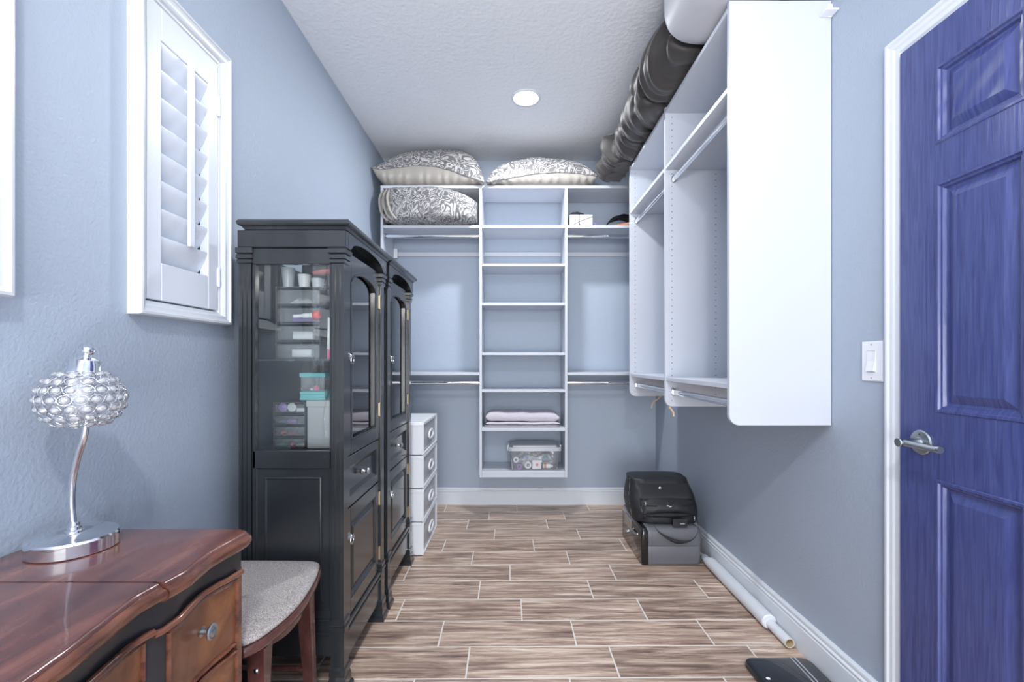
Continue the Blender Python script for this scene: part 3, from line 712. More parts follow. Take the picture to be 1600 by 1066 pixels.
# ================================================================== WHITE PLASTIC DRAWER TOWER
def plastic_unit(i, z0, lab):
    h = .1955; x0, x1, y0, y1 = -.90, -.518, 2.666, 3.140
    t = Thing('drawer_unit', ((x0 + x1) / 2, (y0 + y1) / 2, z0), lab, 'plastic drawer', 'stacked white plastic drawers')
    b = NB(); box(b, x0, x1 - .012, y0, y1, z0 + .004, z0 + h - .001, bev=.004); 
    for a in (y0, y1 - .014): box(b, x1 - .013, x1, a, a + .014, z0 + .002, z0 + h - .001, bev=.003)
    box(b, x1 - .013, x1, y0 + .014, y1 - .014, z0 + h - .016, z0 + h - .001, bev=.002); box(b, x1 - .013, x1, y0 + .014, y1 - .014, z0 + .002, z0 + .014, bev=.002)
    for q in range(2): box(b, x0 + .03, x1 - .03, y0 + .06 + .2 * q, y0 + .075 + .2 * q, z0, z0 + .006)
    box(b, x0 + .002, x1 - .004, y0 - .003, y1 + .003, z0 + h - .022, z0 + h - .010, bev=.002)
    t.part('frame', b, M_plastic)
    b = NB(); panel(b, (x1 - .010, y0 + .016, z0 + .016), (0, 1, 0), (0, 0, 1), (1, 0, 0), y1 - y0 - .032, h - .034, [(0, 0), (.003, .004), (.010, .005), (.014, .001), (.018, .001)], back=-.001); d = t.part('drawer', b, M_frost)
    b = NB(); yc, zc = (y0 + y1) / 2, z0 + h * .48
    tube(b, [(x1 + .002, yc + .072 * math.cos(a), zc + .027 * math.sin(a)) for a in [2 * PI * k / 20 for k in range(21)]], .006, 8); t.part('handle_ring', b, M_plastic, 50, under=d)
for i, lab in enumerate(['white plastic drawer box at the bottom of the stack by the far cabinet', 'second white plastic drawer box up from the floor in the stack', 'white plastic drawer box just beneath the topmost one in the stack', 'topmost white plastic drawer box of the stack by the far cabinet']):
    plastic_unit(i, .196 * i, lab)

# ================================================================== DESK
FP = [(0, -.583), (.04, -.5845), (.10, -.590), (.16, -.600), (.20, -.607), (.245, -.613), (.275, -.610), (.30, -.599), (.335, -.5945), (.37, -.600), (.41, -.605), (.45, -.603), (.49, -.598), (.53, -.596), (.56, -.597)]
DC, DH = .510, .559
def FR(y):
    d = abs(y - DC)
    for (a, xa), (b_, xb_) in zip(FP[:-1], FP[1:]):
        if d <= b_:
            s = (d - a) / (b_ - a); s = s * s * (3 - 2 * s) * .5 + s * .5; return xa + (xb_ - xa) * s
    return FP[-1][1]
XBK = -1.012
desk = Thing('vanity_desk', (-.82, DC, 0), 'dark mahogany topped vanity desk with brown drawers against the left wall', 'desk')
LV = [(.716, .016), (.719, .006), (.724, .001), (.732, -.001), (.739, .001), (.742, .006), (.7445, .007), (.748, .009), (.7515, .0135), (.752, .017)]
def leaf(ya, yb, end0, end1, nm):
    pts = []; n = max(4, int((yb - ya) / .012)); rc = .035
    ys = [ya + (yb - ya) * k / n for k in range(n + 1)]
    fl = []
    for k, y in enumerate(ys):
        x = FR(y)
        if end1 and y > yb - rc: x -= rc - math.sqrt(max(0, rc * rc - (y - (yb - rc)) ** 2))
        if end0 and y < ya + rc: x -= rc - math.sqrt(max(0, rc * rc - ((ya + rc) - y) ** 2))
        pts.append((x, y)); fl.append((1, 1 if ((end1 and y > yb - rc) or (end0 and y < ya + rc)) else 0))
    pts += [(XBK, yb), (XBK, ya)]; fl += [(0, 1 if end1 else 0), (0, 1 if end0 else 0)]
    b = NB(); stack(b, pts, [l for l in LV if l[0] <= .7446] , fl); o = desk.part('edge_moulding', b, M_bead, 50)
    b = NB(); stack(b, pts, [(.7447, .0078)] + [l for l in LV if l[0] > .745], fl); desk.part(nm, b, M_mahog, 40)
leaf(-.049, .2185, True, False, 'desktop'); leaf(.2215, .7985, False, False, 'lid'); leaf(.8015, 1.069, False, True, 'desktop')
b = NB()
def sheet(b, y0, y1, z0, z1, off, th, n=None, ztop=None):
    n = n or max(3, int((y1 - y0) / .015)); ys = [y0 + (y1 - y0) * k / n for k in range(n + 1)]
    zt_ = ztop or (lambda y: z1)
    rings = [[(FR(y) + off, y, z0), (FR(y) + off, y, zt_(y)), (FR(y) + off - th, y, zt_(y)), (FR(y) + off - th, y, z0)] for y in ys]
    loft(b, rings)
PY = .815
def frz(y):   # lower edge of the black frieze: gentle arch over each pedestal
    return .671
for a, c, nm in ((-.035, 1.052, 'frieze'),):
    sheet(b, a, c, .664, .716, -.030, .018); box(b, XBK + .002, -.665, c - .012, c, .664, .716); box(b, XBK + .002, -.665, a, a + .012, .664, .716); desk.part(nm, b, M_deskblk, 40)
b = NB()
for side in (0, 1):
    m = (lambda y: y) if side == 0 else (lambda y: 2 * DC - y)
    ys = [.797 + (1.040 - .797) * k / 20 for k in range(21)]
    tube(b, [(FR(y) - .022, m(y), .664 - .012 * math.cos((y - .797) / .243 * 2 * PI) * .3) for y in ys], .0065, 8)
ys = [.223 + (.797 - .223) * k / 40 for k in range(41)]; tube(b, [(FR(y) - .022, y, .6655) for y in ys], .0065, 8)
desk.part('carved_moulding', b, M_bead, 50)
# posts and pedestal carcass
for y0, y1 in ((1.036, 1.055), (.790, .826), (-.035, -.016), (.194, .230)):
    b = NB(); sheet(b, y0, y1, .0, .664, -.030, .030, 2); desk.part('post', b, M_deskblk if y1 - y0 > .03 else M_bead, 40)
for y0, y1 in ((.800, 1.052), (-.035, .220)):
    b = NB(); box(b, XBK + .002, -.665, y0, y1, .06, .664, bev=.002); desk.part('pedestal', b, M_deskblk)
b = NB(); box(b, XBK + .002, -.665, .2205, .7995, .56, .664); desk.part('apron_box', b, M_deskblk)
def drawer(y0, y1, z0, z1, knobs, scal=0.0):
    zt_ = lambda y: z1 + scal * (math.cos((y - y0) / (y1 - y0) * 2 * PI + PI) - 1) * .5
    b = NB(); sheet(b, y0, y1, z0, z1, -.030, .02, ztop=zt_)
    d = desk.part('drawer', b, M_burl, 40)
    b = NB(); n = 16; ys = [y0 + (y1 - y0) * k / n for k in range(n + 1)]
    path = [(FR(y) - .0285, y, zt_(y) - .003) for y in ys] + [(FR(y) - .0285, y, z0 + .003) for y in ys[::-1]]; path.append(path[0]); tube(b, path, .0045, 6); desk.part('cock_bead', b, M_bead, 50, under=d)
    for yk in knobs:
        xk = FR(yk) - .031; zk = (z0 + z1) / 2 + .01
        b = NB(); lathe(b, [(.010, 0), (.011, .002), (.006, .004), (.005, .013), (.008, .017), (.0155, .020), (.0165, .023), (.014, .0255), (.010, .0245), (.008, .0265), (.003, .027)], n=24, M=Matrix.Rotation(PI / 2, 4, 'Y')); bmesh.ops.translate(b, verts=b.verts[:], vec=(xk, yk, zk)); desk.part('knob', b, M_pewter, 40, under=d)
for m in (0, 1):
    f = (lambda a, c: (a, c)) if m == 0 else (lambda a, c: (2 * DC - c, 2 * DC - a))
    for z0, z1 in ((.500, .655), (.335, .493), (.12, .328)): drawer(*f(.829, 1.033), z0, z1, [f(.931, .931)[0]], .006)
drawer(.233, .787, .585, .655, [.38, .64], 0)

# ================================================================== LAMP
lc = Vector((-.908, .944, .7525))
t = Thing('table_lamp', lc, 'chrome table lamp with a crystal bead dome shade on the desk', 'lamp')
b = NB(); lathe(b, [(.072, 0), (.074, .002), (.074, .026), (.071, .030), (.020, .0315), (.016, .034), (.0155, .038), (.012, .040), (.0115, .046), (.009, .048), (.0085, .054), (.006, .055)], lc, 56); t.part('lamp_base', b, M_chrome, 35)
yl = lc.y
b = NB(); stem = spline([(-.908, yl, .79), (-.913, yl, .845), (-.9105, yl, .895), (-.901, yl, .94), (-.887, yl, .985), (-.880, yl, 1.03)], 6); tube(b, stem, .0058, 12); t.part('stem', b, M_chrome, True)
sc = Vector((-.893, yl, 1.062)); RS, HS = .072, .064
b = NB(); lathe(b, [(.028, .046), (.027, .052), (.024, .072), (.021, .082), (.012, .087), (.008, .088), (.0075, .092), (.011, .097), (.012, .102), (.009, .108), (.003, .110)], (0, 0, 0), 28); bmesh.ops.rotate(b, verts=b.verts[:], cent=(0, 0, 0), matrix=Matrix.Rotation(math.radians(7), 3, 'Y')); bmesh.ops.translate(b, verts=b.verts[:], vec=sc); t.part('cap', b, M_chrome, 40)
b = NB(); lathe(b, [(.014, -.01), (.016, .0), (.016, .03), (.012, .048)], sc, 20); t.part('socket', b, M_plastic, 40)
b = NB(); lathe(b, [(.004, -.042), (.013, -.036), (.018, -.024), (.014, -.010)], sc, 20); t.part('bulb', b, M_frost, 40)
bc = NB(); prof = [(0, -.0022), (.55, -.0018), (1, 0), (.62, .0030), (.25, .0042)]
base_c = NB(); n = 12
rings = [[(r_ * .0089 * math.cos(2 * PI * k / n) if r_ else 0.0005 * math.cos(2 * PI * k / n), (r_ or .05) * .0073 * math.sin(2 * PI * k / n), h) for k in range(n)] for r_, h in prof]
loft(base_c, rings)
crys0 = None; wire = NB(); bc.free()
lats = [56, 38, 20, 2, -16, -34, -51]; cnt = [11, 15, 18, 19, 18, 16, 12]
for li, (la, c_) in enumerate(zip(lats, cnt)):
    la = math.radians(la)
    for k in range(c_):
        a = 2 * PI * (k + .5 * (li % 2)) / c_
        p = Vector((RS * math.cos(la) * math.cos(a), RS * math.cos(la) * math.sin(a), HS * math.sin(la)))
        nn = Vector((p.x / RS ** 2, p.y / RS ** 2, p.z / HS ** 2)).normalized(); u = Vector((-math.sin(a), math.cos(a), 0)); v = nn.cross(u)
        M = Matrix((u, v, nn)).transposed().to_4x4()
        if crys0 is None: crys0 = o = obj('crystal', base_c, M_crys, t.e)
        else: o = dup(crys0)
        M.translation = p + sc - lc
        o.matrix_local = M
        loop = [sc + p + u * (.0118 * math.cos(q)) + v * (.0100 * math.sin(q)) for q in [2 * PI * i / 12 for i in range(13)]]
        tube(wire, loop, .0008, 4, cap=False)
for z in (.050, -.050):
    rr = RS * math.sqrt(1 - (z / HS) ** 2); tube(wire, [sc + Vector((rr * math.cos(q), rr * math.sin(q), z)) for q in [2 * PI * i / 32 for i in range(33)]], .0012, 5, cap=False)
for i in range(3):
    q = 2 * PI * i / 3 + .4; tube(wire, [sc + Vector((.038 * math.cos(q), .038 * math.sin(q), .050)), sc + Vector((.010 * math.cos(q), .010 * math.sin(q), .052))], .0015, 5)
t.part('wire_rings', wire, M_chrome, True)

# ================================================================== STOOL
def seat_outline(g=0.0):
    pts = [(-.63, 1.072), (-.607, 1.104), (-.588, 1.183), (-.583, 1.25), (-.5875, 1.32), (-.602, 1.41), (-.622, 1.485), (-.632, 1.510), (-.652, 1.525), (-.70, 1.5285), (-.80, 1.531), (-.92, 1.531), (-.955, 1.518), (-.965, 1.48), (-.965, 1.30), (-.965, 1.12), (-.955, 1.085), (-.92, 1.0715), (-.80, 1.0705), (-.68, 1.0705), (-.642, 1.0705)]
    q = spline([(x, y, 0) for x, y in pts + [pts[0]]], 3)[:-1]
    return [(p.x, p.y) for p in q]
t = Thing('vanity_stool', (-.77, 1.30, 0), 'cherry wood stool with oatmeal fabric seat between desk and black cabinet', 'stool')
so = seat_outline()
def sstack(b, lv):
    cx_, cy_ = -.785, 1.30
    loft(b, [[(cx_ + (x - cx_) * q, cy_ + (y - cy_) * q, z) for x, y in so] for z, q in lv])
b = NB(); sstack(b, [(.432, .93), (.436, .975), (.444, .996), (.455, 1), (.461, .985), (.462, .96)]); t.part('seat_frame', b, M_stoolwood, 40)
def ztop(x, y): return 0
b = NB(); sstack(b, [(.4622, .955), (.467, .972), (.472, .962), (.477, .93), (.4795, .87), (.481, .76), (.482, .5), (.482, .2)]); t.part('seat_cushion', b, M_fabric, True)
for (x, y, dx, dy) in ((-.632, 1.140, .010, -.022), (-.650, 1.425, .012, .030), (-.925, 1.140, -.03, -.02), (-.925, 1.45, -.03, .02)):
    b = NB(); rings = []
    for s_, w in ((0, .0135), (.35, .016), (.8, .020), (1, .024)):
        cx, cy, z = x + dx * (1 - s_), y + dy * (1 - s_), .432 * s_
        rings.append([(cx - w, cy - w * .8, z), (cx + w, cy - w * .8, z), (cx + w, cy + w * .8, z), (cx - w, cy + w * .8, z)])
    loft(b, rings); bmesh.ops.bevel(b, geom=[e for e in b.edges if abs((e.verts[0].co - e.verts[1].co).z) > .05], offset=.003, segments=1, affect='EDGES'); lg = t.part('leg', b, M_stoolwood)
    if x > -.8:
        b = NB(); lathe(b, [(.0065, 0), (.006, .003), (.002, .005)], n=12, M=Matrix.Rotation(PI / 2, 4, 'X')); bmesh.ops.translate(b, verts=b.verts[:], vec=(x + .002, y - .0165 + (dy * .1), .378)); t.part('bolt', b, M_nickel, 50, under=lg)
b = NB(); pts = spline([(-.640, 1.165, .415), (-.612, 1.22, .417), (-.607, 1.28, .417), (-.615, 1.34, .417), (-.640, 1.405, .415)], 4)
loft(b, [[(p.x, p.y, .400 + .0 * p.z), (p.x, p.y, .431), (p.x - .016, p.y, .431), (p.x - .016, p.y, .400)] for p in pts]); t.part('apron', b, M_stoolwood, 40)
b = NB(); box(b, -.90, -.66, 1.135, 1.15, .395, .431, bev=.002); t.part('apron', b, M_stoolwood)
b = NB(); box(b, -.90, -.67, 1.42, 1.435, .395, .431, bev=.002); t.part('apron', b, M_stoolwood)
b = NB(); box(b, -.935, -.919, 1.16, 1.43, .395, .431, bev=.002); t.part('apron', b, M_stoolwood)
for a, c in (((-.915, 1.445, .17), (-.655, 1.436, .17)), ((-.915, 1.135, .17), (-.635, 1.132, .17)), ((-.78, 1.138, .17), (-.78, 1.44, .17))):
    b = NB(); tube(b, [a, c], .008, 10); t.part('stretcher', b, M_stoolwood, 40)

# ================================================================== PILLOWS
def pillow_shell(b, cx, cy, ax, ay, seam, top, wr, sgn, M=None, n=5.0, seed=0, nu=44, nv=30, ears=.04, fold=0):
    def f(u, v):
        U, V = 2 * u - 1, 2 * v - 1
        U = math.copysign(1 - (1 - abs(U)) ** 1.35, U); V = math.copysign(1 - (1 - abs(V)) ** 1.35, V)
        s = max(0, (1 - abs(U) ** n)) ** .5 * max(0, (1 - abs(V) ** (n * .7))) ** .5
        x = cx + ax * U * (1 - ears * (1 - V * V)); y = cy + ay * V * (1 - ears * 2.2 * (1 - U * U) )
        zs = seam(U); z = zs + (top(U, V) - zs) * s
        w = wr * s * (nz(U * 3 + seed, V * 3, seed) + .5 * nz(U * 7 + seed, V * 7, seed))
        if fold: w += fold * math.sin(U * 38 + 3 * nz(U * 4, V * 2, seed)) * (s * (1 - s) * 3 + .2 * s) * (1 if abs(V) > .3 else .4)
        return (x, y, z + w)
    grid(b, f, nu, nv)
    if M: bmesh.ops.transform(b, matrix=M, verts=b.verts[:])
def pillow(loc, label, parts, group='damask pillows on the closet shelves'):
    global PT
    t = Thing('pillow', loc, label, 'pillow', group)
    for nm, m, kw in parts:
        b = NB(); pillow_shell(b, **kw); t.part(nm, b, m, True)
    PT = t
    return t
ZS = ZTOP + .0015
def ipol(tab):
    def f(U):
        for (a, va), (c, vc) in zip(tab[:-1], tab[1:]):
            if U <= c:
                q = max(0, (U - a) / (c - a)); q = q * q * (3 - 2 * q) * .4 + q * .6; return ZS + va + (vc - va) * q
        return ZS + tab[-1][1]
    return f
seam1 = ipol([(-1, .112), (-.85, .100), (-.5, .120), (-.25, .134), (.1, .128), (.35, .104), (.7, .050), (1, .008)])
seam2 = ipol([(-1, .004), (-.7, .030), (-.4, .055), (-.1, .075), (.3, .084), (.6, .078), (.85, .060), (1, .048)])
for cx_, seam_, top_, lb, sd in ((-.600, seam1, lambda U, V: min(2.726, 2.715 + .012 * U - .09 * max(0, -U - .25) ** 1.3), 'big damask pillow with cream satin underside, left one under the ceiling', 2),
                                 (.215, seam2, lambda U, V: ZS + .238 - .03 * abs(U), 'flatter damask pillow with cream satin underside, right one under the ceiling', 9)):
    kw = dict(cx=cx_, cy=3.440, ax=.404, ay=.172, seam=seam_)
    pillow((cx_, 3.40, ZS), lb, [
        ('patterned_cover', M_damask, dict(kw, top=top_, wr=.010, sgn=1, seed=sd, n=4.0)),
        ('satin_underside', M_satin, dict(kw, top=lambda U, V: ZS + .006, wr=.0, sgn=-1, seed=sd + 3, fold=.007, n=9, nu=150))])
    b = NB(); tube(b, [(cx_ + .404 * U, 3.440 - .172 * (1 - .088 * (1 - U * U)) - .003, seam_(U)) for U in [-1 + k / 24 for k in range(49)]], .005, 6); PT.part('seam_piping', b, M_damask, True)
# third pillow stuffed on the shelf below, face towards the room
t = Thing('pillow', (-.60, 3.33, Z2 + .0015), 'damask pillow squeezed onto the upper left shelf, below the other two', 'pillow', 'damask pillows on the closet shelves')
def p3(front):
    def f(u, v):
        U, V = 2 * u - 1, 2 * v - 1
        U = math.copysign(1 - (1 - abs(U)) ** 1.35, U); V = math.copysign(1 - (1 - abs(V)) ** 1.35, V)
        s = max(0, 1 - abs(U) ** 4) ** .5 * max(0, 1 - abs(V) ** 7) ** .5
        x = -.592 + .338 * U + (.030 * U * max(0, s - .3) if front else -.02 * U)
        top = 2.3985 - .11 * max(0, U - .1) ** 1.5; bot = Z2 + .003 + .02 * max(0, abs(U) - .75) * 4
        z = (top + bot) / 2 + (top - bot) / 2 * V * (1 - .02 * U * U)
        y = 3.335 + (-.135 if front else .24) * s
        y += (.008 * nz(U * 3, V * 3, 4) + .006 * nz(U * 7, V * 6, 8)) * s
        return (x, y, z)
    return f
b = NB(); grid(b, p3(True), 44, 30); t.part('patterned_cover', b, M_damask, True)
b = NB(); grid(b, p3(False), 30, 20); t.part('satin_back', b, M_satin, True)
b = NB()
for k in range(3):
    tube(b, spline([(-.925 + .028 * k, 3.285 - .012 * k, 2.375), (-.945 + .032 * k, 3.255 - .02 * k, 2.30), (-.930 + .036 * k, 3.250 - .02 * k, 2.20), (-.890 + .036 * k, 3.27 - .02 * k, 2.150)], 5), .013, 8, flat=.6)
t.part('satin_piping', b, M_satin, True)

# ================================================================== TOP OF THE RIGHT UNIT
ZR = ZTOP + .0135
t = Thing('fabric_roll', (.78, 2.6, ZR), 'long crumpled charcoal cloth bundle lying along the top of the right closet unit', 'cloth bundle')
Rr = random.Random(4)
segs = [(1.93, 2.38), (2.30, 2.70), (2.62, 3.03), (2.95, 3.29)]
for si, (ya, yb) in enumerate(segs):
    def f(u, v, ya=ya, yb=yb, si=si):
        a = 2 * PI * u; y = ya + (yb - ya) * v
        e = math.sin(PI * min(1, max(0, v))) ** .35 if si < 3 else max(0.0, 1 - max(0, v - .1) ** 2.5 * .95) ** .5 * (1 if v > .05 else v / .05 * .3 + .7)
        r = (.130, .120, .112, .112)[si] * (.70 + .32 * e)
        wob = nz(math.cos(a) * .8 + si, math.sin(a) * .8, y * 2.2)
        ph = 2.6 * v * PI + 2.6 * math.cos(a - 1.1 - .9 * si) + 2.0 * wob + 1.7 * si
        r += .013 * math.sin(ph) * (.35 + .65 * e) + .006 * math.sin(2.3 * ph + 1.3 + 5 * wob) + .004 * math.sin(5.1 * ph + 6 * wob) + .040 * wob - .012 * max(0, math.sin(ph * .5 + a)) ** 6
        cx = .792 - .012 * si; cz = ZR + .125 - .006 * si
        x = cx + r * 1.30 * math.cos(a); z = cz + r * 1.02 * math.sin(a)
        if si == 3: z = max(z, ZR + .002)
        sag = .03 * max(0, -math.cos(a) - .2)
        z = max(z, ZR + .003) if x > RX - .01 else max(z - sag, ZR - .03)
        return (x, y, min(z, 2.728))
    b = NB(); V = grid(b, f, 90, 44, closeu=True)
    for jj in (0, -1):
        c_ = b.verts.new(sum((r_[jj].co for r_ in V), Vector()) / len(V))
        for i in range(len(V)): b.faces.new((V[i][jj], V[(i + 1) % len(V)][jj], c_))
    t.part('cloth_fold', b, M_grayfab, True)
# white cushion
def fc(u, v):
    a = 2 * PI * u; y = 1.56 + .36 * v
    e = (1 - abs(2 * v - 1) ** 5) ** .5
    ca, sa = math.cos(a), math.sin(a); q = 3.2
    x = .815 + .205 * e * math.copysign(abs(ca) ** (2 / q), ca) ; z = (ZR + .148) + .143 * (.5 + .5 * e) * math.copysign(abs(sa) ** (2 / q), sa)
    return (x, y, z)
t = Thing('white_cushion', (.815, 1.74, ZR), 'smooth white cushion on top of the right closet unit, nearest the viewer', 'cushion')
b = NB(); V = grid(b, fc, 44, 20, closeu=True); t.part('cushion_body', b, M_whitefab, True)
b = NB(); tube(b, [fc(.44, v / 16) for v in range(1, 16)], .004, 6); t.part('piping', b, M_whitefab, True)

# ================================================================== SMALL THINGS ON THE BACK SHELVES
z0 = Z2 + .001
t = Thing('gift_box', (.50, 3.42, z0), 'small white box tied with thin cord on the upper right shelf', 'box')
b = NB(); box(b, .424, .590, 3.335, 3.46, z0, z0 + .083, bev=.002); t.part('box_body', b, M_tag)
b = NB()
for pth in ([(.493, 3.3335, z0 + .002), (.493, 3.3335, z0 + .084), (.493, 3.4615, z0 + .084)], [(.44, 3.3335, z0 + .003), (.50, 3.3335, z0 + .035), (.588, 3.3335, z0 + .068)], [(.493, 3.3335, z0 + .02), (.505, 3.332, z0 + .003)]): tube(b, pth, .0018, 5)
t.part('cord', b, M_nylon, True)
b = NB(); grid(b, lambda u, v: (.425 + .115 * u, 3.345 + .10 * v, z0 + .0845 + .034 * (math.sin(PI * u) * math.sin(PI * v)) ** .5 * (1 + .5 * nz(u * 5, v * 5, 3))), 16, 12)
single('black_pouch', b, M_nylon, 'crumpled black pouch lying on top of the white tied box', 'pouch', smooth=True)
b = NB(); tube(b, spline([(.598, 3.36, z0 + .004), (.605, 3.35, z0 + .024), (.618, 3.35, z0 + .020), (.612, 3.352, z0 + .006)], 4), .003, 6); single('lilac_ribbon', b, M_purple, 'little lilac curl of ribbon beside the white tied box', 'ribbon', smooth=True)
t = Thing('magazine_pile', (.80, 3.44, z0), 'slumped pile of bright coral and green folders at the right end of the shelf', 'folders')
for k, (m, x0, dz, yy) in enumerate([(M_green, .715, .0, 3.345), (M_orange, .735, .012, 3.35), (M_tag, .745, .022, 3.355), (M_orange, .762, .032, 3.352), (M_green, .78, .040, 3.356), (M_red, .80, .050, 3.36)]):
    b = NB(); loft(b, [[(x0 + .16 * u, y, z0 + dz * u ** .6 + .004 + h) for y, h in ((yy, 0), (yy + .16, 0), (yy + .16, .005), (yy, .005))] for u in (0, .25, .5, .75, 1)]); t.part('folder', b, m)
b = NB(); grid(b, lambda u, v: (.715 + .20 * u, 3.36 + .16 * v, z0 + .012 + .085 * math.sin(PI * min(1, u * .75 + .08)) ** .7 * (1 + .1 * nz(u * 4, v * 4))), 14, 8); bmesh.ops.solidify(b, geom=b.faces[:], thickness=-.003)
single('folded_hat', b, M_nylon, 'black fabric hat draped behind the coral folders', 'hat', smooth=True)
# folded towel
zt0 = .6565
t = Thing('folded_towel', (.09, 3.44, zt0), 'pale lilac folded towel on the second shelf from the bottom of the tower', 'towel')
for k, (a, h, xl, xr, yf) in enumerate([(.0, .019, -.200, .355, 3.335), (.0195, .020, -.190, .350, 3.322), (.040, .070, -.192, .345, 3.33)]):
    def f(u, v, a=a, h=h, xl=xl, xr=xr, yf=yf, k=k):
        an = 2 * PI * u; s = math.sin(an); c_ = math.cos(an); q = .45
        yy = (yf + 3.58) / 2 + (3.58 - yf) / 2 * math.copysign(abs(c_) ** q, c_)
        x = xl + (xr - xl) * v + .006 * nz(yy * 9, k, 2); e = min(1, min(v, 1 - v) * 14 + .35)
        z = zt0 + a + h / 2 + h / 2 * e * math.copysign(abs(s) ** q, s)
        z += (.007 * nz(v * 4 + k, k * 3, yy * 3) + .004 * nz(v * 9, k)) * (1 if k == 2 else .35) * (1 if s > 0 else 0 if k == 0 else .4)
        if k == 2: z -= .010 * max(0, v - .5)
        return (x, yy, z)
    b = NB(); V = grid(b, f, 28, 36, closeu=True)
    for jj in (0, -1): b.faces.new([r_[jj] for r_ in V])
    t.part('towel_fold', b, M_towel, 60)
# clear bin
zb = .342
t = Thing('clear_storage_bin', (.17, 3.44, zb), 'lidded clear plastic bin of craft supplies on the lowest tower shelf', 'storage bin')
b = NB(); rings = []
for z, d in ((zb, .016), (zb + .004, .012), (zb + .145, 0), (zb + .148, -.004)): rings.append([(x, y, z) for x, y in rrect(-.015 + d, .350 - d, 3.322 + d, 3.575 - d, .02, 4)])
loft(b, rings, cap1=False); t.part('bin_body', b, M_clear, 40)
b = NB(); o_ = rrect(-.028, .362, 3.312, 3.588, .025, 4); stack(b, o_, [(zb + .143, .003), (zb + .145, 0), (zb + .166, .002), (zb + .168, .006)]); t.part('lid_rim', b, M_frost, 40)
b = NB(); stack(b, rrect(.0, .335, 3.34, 3.56, .02, 4), [(zb + .168, 0), (zb + .180, .008), (zb + .182, .014)]); t.part('lid', b, M_frost, 40)
b = NB(); box(b, -.034, -.022, 3.40, 3.50, zb + .13, zb + .175, bev=.004); box(b, .356, .368, 3.40, 3.50, zb + .13, zb + .175, bev=.004); t.part('latch', b, M_plastic)
def roll(x, y, z, r, w, m, nm, lb, ct_, ax='y', hollow=True, rz=0):
    b = NB(); pr = [(r, 0), (r, w)] if not hollow else [(r * .55, 0), (r, 0), (r, w), (r * .55, w), (r * .55, 0)]
    n = 22; rings = []
    for rr, h in pr: rings.append([((h - w / 2) if ax == 'x' else rr * math.cos(2 * PI * k / n), rr * math.cos(2 * PI * k / n) if ax == 'x' else (h - w / 2), rr * math.sin(2 * PI * k / n)) for k in range(n)])
    loft(b, rings, cap0=not hollow, cap1=not hollow)
    bmesh.ops.rotate(b, verts=b.verts[:], cent=(0, 0, 0), matrix=Matrix.Rotation(rz, 3, 'Z')); bmesh.ops.translate(b, verts=b.verts[:], vec=(x, y, z + r)); single(nm, b, m, lb, ct_, smooth=40)
zi = zb + .0045
roll(.030, 3.37, zi + .048, .020, .03, M_white, 'tape_roll', 'white tape roll leaning high at the left inside the clear bin', 'tape')
roll(.055, 3.375, zi, .019, .03, M_purple, 'tape_roll', 'violet tape roll at the bottom left inside the clear bin', 'tape')
roll(.110, 3.39, zi, .026, .055, M_white, 'tape_roll', 'wide white roll with open core at the front of the clear bin', 'tape', rz=.35)
b = NB(); box(b, .150, .215, 3.36, 3.385, zi, zi + .065, bev=.001); bmesh.ops.rotate(b, verts=b.verts[:], cent=(.18, 3.37, zi), matrix=Matrix.Rotation(.08, 3, 'X')); c0 = single('card_packet', b, M_tag, 'upright white card packet in the middle of the clear bin', 'packet')
b = NB(); box(b, -.006, .012, -.0006, 0, .022, .042); sq = obj('printed_square', b, M_orange, c0); sq.location = (0, -.0128, 0)
b = NB(); lathe(b, [(.014, 0), (.018, .006), (.018, .05), (.010, .058), (.010, .07)], n=18, M=Matrix.Rotation(PI / 2, 4, 'Y')); bmesh.ops.translate(b, verts=b.verts[:], vec=(.232, 3.375, zi + .019)); bo = single('glue_bottle', b, M_white, 'small white and orange bottle lying at the right inside the clear bin', 'bottle', smooth=40)
b = NB(); lathe(b, [(.0185, .006), (.0187, .022), (.0185, .022)], n=18, M=Matrix.Rotation(PI / 2, 4, 'Y')); o = obj('label_band', b, M_orange, bo, 40); o.location = (-.035, 0, .018)
b = NB(); grid(b, lambda u, v: (.03 + .28 * u, 3.40 + .13 * v, zi + .055 + .055 * math.sin(PI * u) ** .5 * math.sin(PI * v) ** .5 * (1 + .8 * nz(u * 6, v * 5, 7))), 26, 14)
single('plastic_wrap', b, M_frost, 'crumpled clear plastic bag filling the upper part of the clear bin', 'plastic bag')
b = NB(); grid(b, lambda u, v: (.07 + .06 * u, 3.37 + .05 * v, zi + .060 + .03 * math.sin(PI * u) * (1 + nz(u * 4, v * 4, 5))), 10, 6); single('blue_ribbon', b, M_blue, 'sky blue ribbon tangle beside the tape rolls in the clear bin', 'ribbon')
b = NB(); grid(b, lambda u, v: (.22 + .06 * u, 3.36 + .05 * v, zi + .060 + .03 * math.sin(PI * u) * (1 + nz(u * 4, v * 4, 9))), 10, 6); single('teal_ribbon', b, M_teal, 'teal ribbon bunch above the small bottle in the clear bin', 'ribbon')

# cords dangling under the right unit
for k, pts in enumerate([[(.985, 3.014, .9105), (.965, 3.010, .892), (.935, 3.004, .872), (.925, 3.004, .850), (.922, 3.004, .832)], [(.800, 2.322, .9105), (.812, 2.322, .896), (.822, 2.320, .880), (.824, 2.320, .860)]]):
    b = NB(); tube(b, spline([(x, y, z) for x, y, z in pts], 5), .0055, 8); single('cord_end', b, M_cord, ['beige cord end dangling beneath the farthest panel of the right closet unit', 'short beige cord tip hanging beneath the middle panel of the right closet unit'][k], 'cord', smooth=True)

